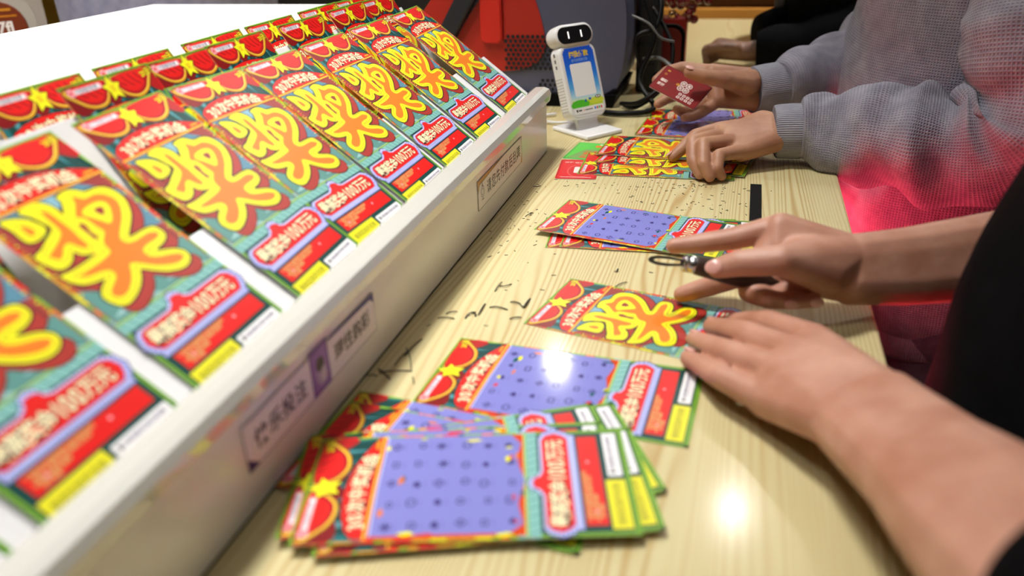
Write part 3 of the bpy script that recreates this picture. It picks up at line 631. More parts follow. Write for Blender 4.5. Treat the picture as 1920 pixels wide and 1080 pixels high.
xd = Vector((0.8756, -0.3439, -0.3393)); yd = Vector((0.4776, 0.722, 0.5007)); cc = Vector((-0.0907, 1.2577, 0.0691))
setup_mtx(c, xd, yd, xd.cross(yd), cc - xd * 0.0404 + yd * 0.0255); c.scale = (0.945, 0.945, 0.945)

# ------------------------------------------------------------------ little payment terminal
pay = empty('payment_terminal', (-0.235, 1.245, 0)); tag(pay, 'white payment terminal with a blue printed face and robot-like head', 'terminal')
az = R(-39); nrm0 = Vector((math.cos(az), math.sin(az), 0)); lean = R(19)
fx = Vector((0, 0, 1)).cross(nrm0).normalized()
fy = (Vector((0, 0, 1)) * math.cos(lean) - nrm0 * math.sin(lean)).normalized(); fz = fx.cross(fy)
pm = Matrix((fx, fy, fz)).transposed().to_4x4()
pw, phh, pt = 0.072, 0.112, 0.024
base_pt = Vector((0, 0, 0.021)) + nrm0 * 0.004
pm.translation = base_pt
pwhite = mat('device_white', rgb(232, 232, 232), 0.25, vary=0.03)
def dev(name, bm, m, parent=pay, smooth=False): 
    bmesh.ops.transform(bm, matrix=pm, verts=bm.verts); return bm_obj(name, bm, m, parent, smooth)
def rounded_slab(w_, h_, t_, r, y0, x0=0.0, z0=0.0, bev=0.003):
    bm = bmesh.new(); pts = []
    for cx, cy, a0 in ((w_ / 2 - r, r, -90), (w_ / 2 - r, h_ - r, 0), (-w_ / 2 + r, h_ - r, 90), (-w_ / 2 + r, r, 180)):
        for k in range(7): a = R(a0 + 15 * k); pts.append((cx + r * math.cos(a) + x0, cy + r * math.sin(a) + y0))
    lv = []
    for z, s in ((-t_ / 2, bev), (-t_ / 2 + bev * 0.3, bev * 0.3), (-t_ / 2 + bev, 0), (t_ / 2 - bev, 0), (t_ / 2 - bev * 0.3, bev * 0.3), (t_ / 2, bev)):
        cx, cy = x0, y0 + h_ / 2
        lv.append([bm.verts.new((cx + (x - cx) * (1 - s / (w_ / 2)), cy + (y - cy) * (1 - s / (h_ / 2)), z + z0)) for x, y in pts])
    n = len(pts)
    for a, b in zip(lv[:-1], lv[1:]):
        for k in range(n): bm.faces.new((a[k], a[(k + 1) % n], b[(k + 1) % n], b[k]))
    bm.faces.new(list(reversed(lv[0]))); bm.faces.new(lv[-1]); return bm
body = dev('body', rounded_slab(pw, phh, pt, 0.014, 0.0), pwhite)
bm = bmesh.new()
for j in range(12):
    for i in range(4): add_box(bm, (-pw / 2 - 0.0003, 0.014 + j * 0.0045, -0.008 + i * 0.0042), (-pw / 2 + 0.0002, 0.0155 + j * 0.0045, -0.0065 + i * 0.0042))
o = dev('speaker_holes', bm, mat('dark_grey', rgb(110, 108, 104), 0.6, vary=0.1), body)
bm = bmesh.new()
for j in range(3): add_box(bm, (-pw / 2 - 0.0006, 0.080 + j * 0.009, -0.002), (-pw / 2 + 0.0002, 0.085 + j * 0.009, 0.001))
dev('side_button', bm, mat('dark_grey', None), body)
p = Print(1.0); p.z0 = 0
fwid, fhei = 0.060, 0.100
def at(u, v): return (u * fwid, v * fhei)
# printed face: blue sky running to green hills; the code field in the middle stays blank
cols = [(0.0, rgb(28, 84, 214)), (0.18, rgb(30, 96, 224)), (0.4, rgb(40, 128, 236)), (0.6, rgb(92, 176, 240)), (0.74, rgb(186, 226, 244)), (0.80, rgb(214, 238, 190))]
for (v0, c0), (v1, c1) in zip(cols[:-1], cols[1:]):
    for k in range(6):
        t0, t1 = k / 6, (k + 1) / 6; tm = (t0 + t1) / 2; vv0, vv1 = v0 + (v1 - v0) * t0, v0 + (v1 - v0) * t1
        ins = 0.07 * max(0, 1 - vv0 / 0.05) if vv0 < 0.05 else 0
        p.rect(*at(ins, vv0), *at(1 - ins, vv1), tuple(a + (b - a) * tm for a, b in zip(c0, c1)), 1)
p.rect(*at(0, .80), *at(1, .90), rgb(196, 224, 60), 1); p.ell(*at(.25, .86), .30 * fwid, .075 * fhei, rgb(84, 196, 50), 2); p.ell(*at(.8, .83), .25 * fwid, .05 * fhei, rgb(214, 230, 70), 2)
p.rect(*at(0, .90), *at(1, 1.0), rgb(240, 240, 238), 3)
p.rrect(*at(.15, .24), *at(.85, .735), 0.003, rgb(244, 246, 248), 3)
for k, ch in enumerate('扫我付款'): p.text(ch, (.26 + k * .16) * fwid, .10 * fhei, 0.0098, rgb(240, 206, 40), 4, center=True, off=0.03)
p.text('支付就用支付宝', .5 * fwid, .19 * fhei, 0.0046, rgb(170, 206, 250), 4, center=True)
p.rrect(*at(.78, .755), *at(.95, .80), 0.002, rgb(16, 16, 30), 4); p.ell(*at(.83, .777), .0016, .0016, WHT, 5, 8); p.ell(*at(.90, .777), .0016, .0016, WHT, 5, 8)
p.rect(*at(.42, .79), *at(.47, .83), rgb(30, 90, 200), 4); p.rect(*at(.55, .775), *at(.63, .81), rgb(40, 100, 200), 4)
p.rrect(*at(.08, .925), *at(.13, .965), 0.0008, rgb(30, 30, 30), 4); p.rect(*at(.15, .935), *at(.26, .957), rgb(60, 60, 60), 4); p.rect(*at(.32, .935), *at(.34, .96), rgb(220, 80, 60), 4); p.rect(*at(.37, .94), *at(.62, .957), rgb(110, 110, 110), 4)
for k, cl in enumerate((rgb(40, 120, 230), rgb(220, 50, 60), rgb(60, 190, 90), rgb(220, 60, 60))): p.rrect(*at(.68 + k * .07, .925), *at(.73 + k * .07, .965), 0.0008, cl, 4)
fo = link('printed_face', p.mesh('printed_face'), None, pay)
fo.matrix_parent_inverse = Matrix(); fo.matrix_basis = pm @ Matrix.Translation((-fwid / 2, phh - 0.005, pt / 2 + 0.0003))
# head: a stadium-shaped roll with a black visor
hy = phh + 0.014; hw, hr = 0.074, 0.0165
bm = bmesh.new(); rings = []
for z, s in ((-0.016, 0.72), (-0.014, 0.86), (-0.009, 0.97), (-0.002, 1.0), (0.010, 1.0), (0.0125, 0.97), (0.0135, 0.92)):
    pts = []
    for sx, a0 in ((1, -90), (-1, 90)):
        for k in range(13): a = R(a0 + 15 * k); pts.append((sx * (hw / 2 - hr) + hr * s * math.cos(a), hy + hr * s * math.sin(a), z))
    rings.append([bm.verts.new(q) for q in pts])
n = len(rings[0])
for a, b in zip(rings[:-1], rings[1:]):
    for k in range(n): bm.faces.new((a[k], a[(k + 1) % n], b[(k + 1) % n], b[k]))
bm.faces.new(list(reversed(rings[0]))); bm.faces.new(rings[-1])
head = dev('head', bm, pwhite, pay, True)
def stadium(w_, r, z, yy, x0=0):
    bm = bmesh.new(); pts = []
    for sx, a0 in ((1, -90), (-1, 90)):
        for k in range(13): a = R(a0 + 15 * k); pts.append((x0 + sx * (w_ / 2 - r) + r * math.cos(a), yy + r * math.sin(a)))
    a = [bm.verts.new((x, y, z)) for x, y in pts]; b = [bm.verts.new((x, y, z + 0.0006)) for x, y in pts]
    n = len(pts); bm.faces.new(b); bm.faces.new(list(reversed(a)))
    for k in range(n): bm.faces.new((a[k], a[(k + 1) % n], b[(k + 1) % n], b[k]))
    return bm
visor = dev('visor', stadium(0.066, 0.0125, 0.0134, hy), mat('visor_black', rgb(10, 10, 12), 0.12, vary=0.1), head)
for x in (-0.0125, 0.0125):
    bm = bmesh.new(); add_box(bm, (x - 0.0011, hy - 0.0052, 0.0138), (x + 0.0011, hy + 0.0052, 0.0144), bevel=0.0003); dev('eye', bm, mat('eye_white', rgb(255, 255, 255), 0.4, emit=(1, 1, 1, 1), estr=1.0), head)
bm = bmesh.new(); add_box(bm, (-0.020, -0.026, -0.006), (0.020, 0.006, 0.004), bevel=0.002); dev('neck', bm, pwhite)
bm = bmesh.new(); mt = Matrix((fx, -nrm0, Vector((0, 0, 1)))).transposed().to_4x4(); mt.translation = nrm0 * 0.008
add_box(bm, (-0.036, -0.042, 0.0), (0.036, 0.045, 0.007), mt, bevel=0.003); bm_obj('foot', bm, pwhite, pay)

# ------------------------------------------------------------------ sales machine behind the stand
MY = 1.41
slate = mat('machine_slate', rgb(84, 86, 110), 0.45, vary=0.15, vscale=20, bump=0.05); mred = mat('machine_red', rgb(176, 34, 22), 0.4, vary=0.15, vscale=10)
def prism(name, pts, y0, y1, m, parent=None, bevel=0.0, inv=None):
    bm = bmesh.new(); a = [bm.verts.new((x, y0, z)) for x, z in pts]; b = [bm.verts.new((x, y1, z)) for x, z in pts]; n = len(pts)
    bm.faces.new(a); bm.faces.new(list(reversed(b)))
    for k in range(n): bm.faces.new((a[k], b[k], b[(k + 1) % n], a[(k + 1) % n]))
    if bevel:
        es = [e for e in bm.edges if all(abs(v.co.y - y0) < 1e-6 for v in e.verts)]
        bmesh.ops.bevel(bm, geom=es, offset=bevel, segments=3, affect='EDGES')
    o = bm_obj(name, bm, m)
    if parent: under(o, parent)
    return o
mach = empty('sales_machine', (-0.37, MY + 0.1, 0)); tag(mach, 'dark slate and red vending machine with round grille behind the stand', 'machine')
def smooth2(pts, n=5): return [(q.x, q.y) for q in catmull([(a, b, 0) for a, b in pts], n, True)]
prism('housing', smooth2([(-0.60, 0.02), (-0.62, 0.05), (-0.50, 0.19), (-0.44, 0.27), (-0.34, 0.32), (-0.25, 0.30), (-0.205, 0.20), (-0.196, 0.12), (-0.205, 0.05), (-0.225, 0.018), (-0.30, 0.015), (-0.45, 0.015)]), MY, MY + 0.22, slate, mach, 0.006)
prism('plinth', [(-0.60, 0.0), (-0.215, 0.0), (-0.208, 0.022), (-0.60, 0.022)], MY - 0.012, MY + 0.2, mat('black_plastic', None), mach)
redp = prism('red_panel', smooth2([(-0.50, 0.10), (-0.44, 0.19), (-0.38, 0.24), (-0.352, 0.18), (-0.336, 0.12), (-0.340, 0.085), (-0.37, 0.064), (-0.42, 0.058), (-0.47, 0.065)]), MY - 0.003, MY + 0.01, mred, mach, 0.001)
prism('red_side', [(-0.60, 0.10), (-0.535, 0.10), (-0.44, 0.24), (-0.48, 0.25)], MY - 0.008, MY + 0.01, mred, mach)
prism('trim_bar', [(-0.565, 0.06), (-0.535, 0.055), (-0.435, 0.21), (-0.47, 0.215)], MY - 0.02, MY + 0.01, mat('trim_black', rgb(34, 36, 44), 0.35, vary=0.1), mach, 0.003)
prism('red_tab', [(-0.448, 0.113), (-0.441, 0.106), (-0.417, 0.106), (-0.410, 0.113), (-0.410, 0.24), (-0.448, 0.24)], MY - 0.012, MY + 0.005, mat('tab_red', rgb(206, 36, 24), 0.35, vary=0.1), mach, 0.002)
bm = bmesh.new()
def holes(bm, x0, x1, z0, z1, d, r, y, inside):
    j = 0; z = z0
    while z < z1:
        x = x0 + (d / 2 if j % 2 else 0)
        while x < x1:
            if inside(x, z): bmesh.ops.create_circle(bm, cap_ends=True, segments=8, radius=r, matrix=Matrix.Translation((x, y, z)) @ Matrix.Rotation(R(90), 4, 'X'))
            x += d
        z += d * 0.866; j += 1
holes(bm, -0.405, -0.322, 0.064, 0.124, 0.0088, 0.0034, MY - 0.0045, lambda x, z: True)
o = under(bm_obj('speaker_grille', bm, mat('hole_black', rgb(14, 12, 14), 0.8, vary=0.1)), mach); o['kind'] = 'stuff'
bm = bmesh.new(); holes(bm, -0.345, -0.300, 0.02, 0.05, 0.0088, 0.0030, MY - 0.0008, lambda x, z: True)
o = under(bm_obj('lower_grille', bm, mat('hole_black', None)), mach); o['kind'] = 'stuff'

# ------------------------------------------------------------------ cables, black adapter, red tray and ornament behind the terminal
ad = empty('power_adapter', (-0.175, 1.55, 0)); tag(ad, 'black box-shaped power adapter standing among the cables', 'adapter')
box('adapter_case', (-0.018, -0.025, 0.0), (0.024, 0.03, 0.24), mat('adapter_black', rgb(16, 16, 18), 0.5, vary=0.2), ad, 0.006)
for k in range(4): box('vent_slot', (-0.012, -0.0262, 0.05 + k * 0.035), (0.018, -0.0252, 0.056 + k * 0.035), mat('hole_black', None), ad)
rn = random.Random(11); cblk = mat('cable_black', rgb(9, 9, 10), 0.42, vary=0.2, spec=0.25); cgry = mat('cable_grey', rgb(104, 104, 102), 0.3, vary=0.1)
CAB = [([(-0.18, 1.44, 0.20), (-0.15, 1.42, 0.12), (-0.17, 1.40, 0.05), (-0.14, 1.36, 0.012), (-0.19, 1.34, 0.006), (-0.25, 1.36, 0.006)], 0.0045, cblk, 'thick black cable dropping behind the terminal and curling on the counter'),
       ([(-0.16, 1.46, 0.16), (-0.12, 1.43, 0.10), (-0.13, 1.40, 0.04), (-0.17, 1.37, 0.010), (-0.20, 1.40, 0.008)], 0.0035, cblk, 'thin black cable looping left of the red card'),
       ([(-0.17, 1.45, 0.075), (-0.14, 1.42, 0.082), (-0.115, 1.40, 0.068), (-0.105, 1.39, 0.045)], 0.0035, cgry, 'pale grey cable arching beside the red tray'),
       ([(-0.19, 1.43, 0.15), (-0.16, 1.42, 0.138), (-0.14, 1.42, 0.116), (-0.118, 1.43, 0.108)], 0.0022, cgry, 'thin grey wire ending in front of the red tray'),
       ([(-0.17, 1.47, 0.19), (-0.145, 1.45, 0.17), (-0.15, 1.43, 0.13), (-0.18, 1.42, 0.115), (-0.17, 1.42, 0.06)], 0.004, cblk, 'black cable looped high beside the machine'),
       ([(-0.20, 1.40, 0.008), (-0.165, 1.36, 0.020), (-0.13, 1.37, 0.045), (-0.125, 1.41, 0.06), (-0.15, 1.44, 0.05)], 0.004, cblk, 'black cable coiled in an upright loop near the fingertips'),
       ([(-0.30, 1.33, 0.004), (-0.33, 1.30, 0.004), (-0.29, 1.27, 0.005), (-0.26, 1.275, 0.006)], 0.0024, mat('cable_white', rgb(220, 220, 220), 0.4, vary=0.05), 'white cable running into the foot of the payment terminal')]
for pts, r, m, lab in CAB:
    P = catmull(pts, 8); o = link('cable', tube_mesh('cable', P, r, 8), m, None, True); tag(o, lab, 'cable', 'cables by the machine')
bm = bmesh.new(); sh = []
def rr(x0, z0, x1, z1, r):
    pts = []
    for cx, cz, a0 in ((x1 - r, z1 - r, 0), (x0 + r, z1 - r, 90), (x0 + r, z0 + r, 180), (x1 - r, z0 + r, 270)):
        for k in range(6): a = R(a0 + 18 * k); pts.append((cx + r * math.cos(a), cz + r * math.sin(a)))
    return pts
tray = empty('red_tray', (-0.155, 1.60, 0)); tag(tray, 'upright dark red tray with a black rim behind the cables', 'tray')
under(prism('rim', rr(-0.190, 0.0, -0.112, 0.112, 0.022), 1.595, 1.608, mat('black_plastic', None)), tray); under(prism('tray_panel', rr(-0.184, 0.006, -0.118, 0.106, 0.018), 1.592, 1.60, mat('tray_red', rgb(122, 16, 14), 0.35, vary=0.2)), tray)
orn = empty('red_ornament', (-0.135, 1.80, 0)); tag(orn, 'glossy red beaded ornament on a stand behind the tray', 'ornament')
box('stand_post', (-0.055, -0.02, 0.0), (0.012, 0.02, 0.10), mat('post_red', rgb(150, 26, 20), 0.4, vary=0.2), orn, 0.004)
bead_me = bpy.data.meshes.new('bead'); b_ = bmesh.new(); bmesh.ops.create_uvsphere(b_, u_segments=10, v_segments=7, radius=0.009); b_.to_mesh(bead_me); b_.free()
bead_me.materials.append(mat('bead_red', rgb(130, 16, 14), 0.12, vary=0.3, coat=1.0)); bead_me.polygons.foreach_set('use_smooth', [True] * len(bead_me.polygons))
gold_me = bead_me.copy(); gold_me.materials.clear(); gold_me.materials.append(mat('bead_gold', rgb(224, 180, 120), 0.15, metal=1.0, vary=0.1))
for k in range(64):
    a, e, rr_ = rn.uniform(0, 6.28), rn.uniform(-0.9, 1.2), rn.uniform(0.02, 0.055)
    o = bpy.data.objects.new('bead', gold_me if k % 6 == 0 else bead_me); COL.objects.link(o); o.parent = orn
    o.location = (0.005 + rr_ * math.cos(a) * math.cos(e), rr_ * math.sin(a) * math.cos(e), 0.14 + 0.06 * math.sin(e)); o.scale = (1, 1, rn.uniform(0.7, 1.2))

# far end of the counter: a slatted wooden cabinet
cab = empty('wooden_cabinet', (0.0, 2.62, 0)); tag(cab, 'orange-brown wooden cabinet with horizontal slats at the far end of the counter', 'cabinet')
box('cabinet_body', (-0.6, 0.0, -1.0), (0.5, 0.25, 0.6), mat('cabinet_brown', rgb(120, 76, 30), 0.5, vary=0.2), cab)
for k in range(8): box('slat', (-0.6, -0.03, -0.02 + k * 0.07), (0.5, 0.0, 0.018 + k * 0.07), mat('slat_orange', rgb(228, 156, 66), 0.4, vary=0.2, vscale=6), cab, 0.003)

# wall panel sign, yellow post and clerk's back at the upper left, behind the stand
sg = empty('wall_sign', (-1.98, 1.86, 0.09)); tag(sg, 'brown rounded sign with yellow lines and white letters in a pale frame', 'sign')
d = Vector((0.72, -0.69, 0)).normalized(); sx_ = Vector((0, 0, 1)).cross(d).normalized()
sm = Matrix((sx_, Vector((0, 0, 1)), d)).transposed(); sg.rotation_euler = sm.to_euler()
sg.location = (-1.506, 1.306, 0.076)
def sgb(name, w_, h_, t_, r, z, m): 
    bm = rounded_slab(w_, h_, t_, r, -h_ / 2, 0, z, 0.002); return bm_obj(name, bm, m, sg)
sgb('sign_frame', 0.30, 0.25, 0.02, 0.06, 0.0, mat('sign_frame', rgb(176, 168, 156), 0.4, vary=0.05)); sgb('sign_face', 0.262, 0.212, 0.006, 0.05, 0.0125, mat('sign_brown', rgb(120, 44, 6), 0.5, vary=0.15))
p = Print(1.0); p.z0 = 0.0158
p.rect(0.055, -0.092, 0.108, -0.087, rgb(206, 136, 36), 1); p.rect(-0.06, -0.079, 0.116, -0.0755, rgb(196, 120, 30), 1); p.rect(-0.06, -0.068, 0.05, -0.065, rgb(196, 120, 30), 1)
p.text('h7fl', 0.062, -0.046, 0.030, rgb(240, 230, 222), 2, off=0.03, sx=1.0)
link('sign_print', p.mesh('sign_print'), None, sg)
post = empty('yellow_post', (-1.815, 1.845, -1.0)); tag(post, 'mustard yellow post beside the grey shirt at the upper left', 'post')
box('post_shaft', (-0.035, -0.035, 0.012), (0.035, 0.035, 2.2), mat('post_yellow', rgb(222, 172, 40), 0.45, vary=0.15), post, 0.006); box('post_foot', (-0.08, -0.08, 0.0), (0.08, 0.08, 0.012), mat('post_yellow', None), post)
pan = empty('partition_panel', (-1.62, 1.44, -1.0)); tag(pan, 'beige partition panel behind the brown sign', 'partition')
pan.rotation_euler = (0, 0, math.atan2(sx_.y, sx_.x)); 
box('panel_board', (-0.9, 0.0, 0.02), (0.155, 0.03, 2.0), mat('wall_beige', None), pan); box('panel_foot', (-0.9, -0.06, 0.0), (0.155, 0.09, 0.02), mat('dark_grey', None), pan)

# ------------------------------------------------------------------ scrapings left from scratching
scr = mat('scraping', rgb(58, 52, 40), 0.7, vary=0.4, vscale=60)
def strip(pts, wd):
    bm = bmesh.new(); prev = None
    for i, (x, y, z) in enumerate(pts):
        a = pts[max(i - 1, 0)]; b = pts[min(i + 1, len(pts) - 1)]; dx, dy = b[0] - a[0], b[1] - a[1]; l = math.hypot(dx, dy) or 1; nx, ny = -dy / l * wd / 2, dx / l * wd / 2
        q = [bm.verts.new((x + nx, y + ny, z)), bm.verts.new((x - nx, y - ny, z)), bm.verts.new((x - nx, y - ny, z + 0.0006)), bm.verts.new((x + nx, y + ny, z + 0.0006))]
        if prev:
            for k in range(4): bm.faces.new((prev[k], prev[(k + 1) % 4], q[(k + 1) % 4], q[k]))
        else: bm.faces.new(q)
        prev = q
    bm.faces.new(list(reversed(prev))); return bm_obj('scraping', bm, scr)
STRIPS = [[(-0.2444, 0.5986), (-0.2369, 0.5996), (-0.2294, 0.6007)], [(-0.2398, 0.6078), (-0.2359, 0.6107), (-0.2312, 0.6142)], [(-0.22, 0.6032), (-0.2189, 0.611), (-0.2147, 0.6169)], [(-0.2187, 0.6161), (-0.2128, 0.611), (-0.2121, 0.6086)], [(-0.2106, 0.6114), (-0.2105, 0.6229), (-0.2111, 0.6346)], [(-0.2049, 0.6285), (-0.1976, 0.6288), (-0.1874, 0.627)], [(-0.2096, 0.661), (-0.2093, 0.671), (-0.2089, 0.6828)], [(-0.2091, 0.6725), (-0.2027, 0.6724), (-0.1984, 0.68)], [(-0.1893, 0.6426), (-0.1841, 0.6416), (-0.179, 0.6405)], [(-0.1785, 0.6388), (-0.1741, 0.6337), (-0.1731, 0.6412), (-0.1731, 0.6533)], [(-0.1809, 0.6102), (-0.1762, 0.6124), (-0.1717, 0.6154)], [(-0.2506, 0.5147), (-0.2495, 0.5283), (-0.2482, 0.5392)], [(-0.2482, 0.5307), (-0.2464, 0.5462), (-0.2443, 0.56)], [(-0.252, 0.5428), (-0.2425, 0.5277), (-0.2336, 0.5084)], [(-0.2573, 0.5018), (-0.2465, 0.505), (-0.2345, 0.5092)], [(-0.2609, 0.5064), (-0.2537, 0.5), (-0.2457, 0.4941)], [(-0.2686, 0.4938), (-0.2632, 0.4954), (-0.2577, 0.4966)], [(-0.2298, 0.5014), (-0.2275, 0.4971), (-0.225, 0.492)], [(-0.0999, 0.6942), (-0.0958, 0.6994), (-0.0907, 0.7062)], [(-0.1059, 0.7286), (-0.1038, 0.7274), (-0.1038, 0.7352)], [(-0.1745, 0.634), (-0.1739, 0.6407), (-0.1733, 0.6528)], [(-0.2311, 0.8589), (-0.2281, 0.8648), (-0.2249, 0.8726)], [(-0.2484, 0.9668), (-0.2419, 0.9637), (-0.2394, 0.9705)], [(-0.2841, 1.0787), (-0.2793, 1.0847), (-0.2712, 1.0834)]]
WHERE = ['longer of the two parallel bars mid counter', 'shorter of the two parallel bars mid counter', 'left leg of the faint branching bits mid counter', 'crossbar of the faint branching bits mid counter', 'right leg of the faint branching bits mid counter', 'straight one left of the unscratched ticket', 'pale stem of the forked pair', 'dark arm of the forked pair', 'short one above the hooked bit', 'hooked one just above the unscratched ticket corner', 'faint one at the corner of the unscratched ticket', 'lower long blade of the star-like tangle by the stand', 'upper long blade of the star-like tangle by the stand', 'downward one of the star-like tangle by the stand', 'lowest long one of the star-like tangle by the stand', 'short crossing one of the star-like tangle by the stand', 'one touching the foot of the stand', 'loose one below the star-like tangle', 'one touching the upper edge of the unscratched ticket', 'round dark flake between the hand and the stack', 'tick-shaped one beside the curtain end of the unscratched ticket', 'one below the second notice on the stand', 'one between the stand and the top stack', 'one at the far foot of the stand']
rn = random.Random(5)
for pts, wh in zip(STRIPS, WHERE):
    P = catmull([(x, y, 0.0002) for x, y in pts], 4)
    o = strip([(q.x, q.y, 0.0002 + 0.0012 * math.sin(math.pi * i / (len(P) - 1))) for i, q in enumerate(P)], rn.uniform(0.0007, 0.0013))
    tag(o, 'dark scraped-off curl on the counter, ' + wh, 'scraping', 'scrapings on the counter')
bm = bmesh.new()
def crumbs(cx, cy, sx, sy, n):
    for k in range(n):
        x, y = rn.gauss(cx, sx), rn.gauss(cy, sy)
        if x < X0 + 0.006 or x > EDGE - 0.005: continue
        l, w_ = rn.uniform(0.0004, 0.0024), rn.uniform(0.0003, 0.0006); a = rn.uniform(0, 3.14)
        add_box(bm, (-l, -w_ / 2, 0.0), (l, w_ / 2, 0.0005), Matrix.Translation((x, y, 0.0001)) @ Matrix.Rotation(a, 4, 'Z'))
for c in ((-0.235, 0.86, 0.015, 0.05, 40), (-0.10, 0.94, 0.05, 0.03, 36), (-0.06, 0.99, 0.05, 0.015, 34), (-0.17, 0.985, 0.04, 0.02, 16), (-0.02, 0.93, 0.03, 0.02, 22), (-0.13, 0.74, 0.07, 0.03, 14), (-0.2, 0.6, 0.05, 0.06, 12), (-0.05, 1.005, 0.03, 0.008, 30)): crumbs(*c)
o = bm_obj('scratch_crumbs', bm, scr); tag(o, 'fine dark crumbs of scratch coating scattered on the counter', 'crumbs', kind='stuff')
# ------------------------------------------------------------------ people
def skin_material(name, c1, c2):
    m = bpy.data.materials.new(name); m.use_nodes = True; nt = m.node_tree; b = nt.nodes['Principled BSDF']; N = nt.nodes.new; Lk = nt.links.new
    tc = N('ShaderNodeTexCoord'); n = N('ShaderNodeTexNoise'); n.inputs['Scale'].default_value = 28; n.inputs['Detail'].default_value = 5; Lk(tc.outputs['Object'], n.inputs['Vector'])
    r = N('ShaderNodeMapRange'); r.inputs[1].default_value = 0.35; r.inputs[2].default_value = 0.68; Lk(n.outputs['Fac'], r.inputs[0])
    mx = N('ShaderNodeMixRGB'); mx.inputs[1].default_value = c1; mx.inputs[2].default_value = c2; Lk(r.outputs[0], mx.inputs[0]); Lk(mx.outputs[0], b.inputs['Base Color'])
    b.inputs['Roughness'].default_value = 0.48; b.inputs['Subsurface Weight'].default_value = 0.12; b.inputs['Subsurface Radius'].default_value = (1, .3, .15); b.inputs['Subsurface Scale'].default_value = 0.004
    v = N('ShaderNodeTexVoronoi'); v.inputs['Scale'].default_value = 900; Lk(tc.outputs['Object'], v.inputs['Vector'])
    n2 = N('ShaderNodeTexNoise'); n2.inputs['Scale'].default_value = 160; n2.inputs['Detail'].default_value = 6; Lk(tc.outputs['Object'], n2.inputs['Vector'])
    ad_ = N('ShaderNodeMath'); ad_.operation = 'MULTIPLY_ADD'; Lk(v.outputs['Distance'], ad_.inputs[0]); ad_.inputs[1].default_value = 0.25; Lk(n2.outputs['Fac'], ad_.inputs[2])
    bp = N('ShaderNodeBump'); bp.inputs['Strength'].default_value = 0.28; bp.inputs['Distance'].default_value = 0.0012; Lk(ad_.outputs[0], bp.inputs['Height']); Lk(bp.outputs[0], b.inputs['Normal'])
    return m
def fabric_material(name, col, col2, cell, rough=0.9, bump=0.6, ribs=False, sheen=0.1, spec=0.15):
    """knit seen through the uv of the garment (metres): square waffle cells or plain ribs"""
    m = bpy.data.materials.new(name); m.use_nodes = True; nt = m.node_tree; b = nt.nodes['Principled BSDF']; N = nt.nodes.new; Lk = nt.links.new
    uv = N('ShaderNodeUVMap'); uv.uv_map = 'uv'; sp = N('ShaderNodeSeparateXYZ'); Lk(uv.outputs[0], sp.inputs[0]); hs = []
    for ax in ('X',) if ribs else ('X', 'Y'):
        a = N('ShaderNodeMath'); a.operation = 'MULTIPLY'; a.inputs[1].default_value = 2 * math.pi / cell; Lk(sp.outputs[ax], a.inputs[0])
        s = N('ShaderNodeMath'); s.operation = 'SINE'; Lk(a.outputs[0], s.inputs[0]); hs.append(s)
    if ribs: h = hs[0]
    else:
        h = N('ShaderNodeMath'); h.operation = 'MAXIMUM'; Lk(hs[0].outputs[0], h.inputs[0]); Lk(hs[1].outputs[0], h.inputs[1])
    tc = N('ShaderNodeTexCoord'); n = N('ShaderNodeTexNoise'); n.inputs['Scale'].default_value = 45; n.inputs['Detail'].default_value = 6; Lk(tc.outputs['Object'], n.inputs['Vector'])
    r = N('ShaderNodeMapRange'); r.inputs[1].default_value = 0.3; r.inputs[2].default_value = 0.7; Lk(n.outputs['Fac'], r.inputs[0])
    mx = N('ShaderNodeMixRGB'); mx.inputs[1].default_value = col; mx.inputs[2].default_value = col2; Lk(r.outputs[0], mx.inputs[0])
    d = N('ShaderNodeMapRange'); d.inputs[1].default_value = -1; d.inputs[2].default_value = 1; d.inputs[3].default_value = 0.72; d.inputs[4].default_value = 1.05; Lk(h.outputs[0], d.inputs[0])
    ml = N('ShaderNodeMixRGB'); ml.blend_type = 'MULTIPLY'; ml.inputs[0].default_value = 1; Lk(mx.outputs[0], ml.inputs[1]); Lk(d.outputs[0], ml.inputs[2]); Lk(ml.outputs[0], b.inputs['Base Color'])
    bp = N('ShaderNodeBump'); bp.inputs['Strength'].default_value = bump; bp.inputs['Distance'].default_value = 0.001; Lk(h.outputs[0], bp.inputs['Height']); Lk(bp.outputs[0], b.inputs['Normal'])
    b.inputs['Roughness'].default_value = rough; b.inputs['Specular IOR Level'].default_value = spec; b.inputs['Sheen Weight'].default_value = sheen
    return m
def ico_pts(c, r, cache=[]):
    if not cache:
        b = bmesh.new(); bmesh.ops.create_icosphere(b, subdivisions=2, radius=1.0); cache.extend([v.co.copy() for v in b.verts]); b.free()
    c = Vector(c); return [c + q * r for q in cache]
def hull(bm, spheres):
    b = bmesh.new()
    for c, r in spheres:
        for q in ico_pts(c, r): b.verts.new(q)
    res = bmesh.ops.convex_hull(b, input=b.verts)
    bad = [g for g in res['geom_interior'] + res['geom_unused'] if isinstance(g, bmesh.types.BMVert)]
    bmesh.ops.delete(b, geom=list(set(bad)), context='VERTS')
    me = bpy.data.meshes.new('tmp'); b.to_mesh(me); b.free(); bm.from_mesh(me); bpy.data.meshes.remove(me)
def remeshed(bm, voxel, smooth=5, fac=0.5):
    me = bpy.data.meshes.new('tmp'); bm.to_mesh(me); bm.free(); o = bpy.data.objects.new('tmp', me); COL.objects.link(o)
    md = o.modifiers.new('r', 'REMESH'); md.mode = 'VOXEL'; md.voxel_size = voxel
    if smooth: s = o.modifiers.new('s', 'SMOOTH'); s.factor = fac; s.iterations = smooth
    dg = bpy.context.evaluated_depsgraph_get(); dg.update(); out = bpy.data.meshes.new_from_object(o.evaluated_get(dg))
    bpy.data.objects.remove(o); bpy.data.meshes.remove(me); return out
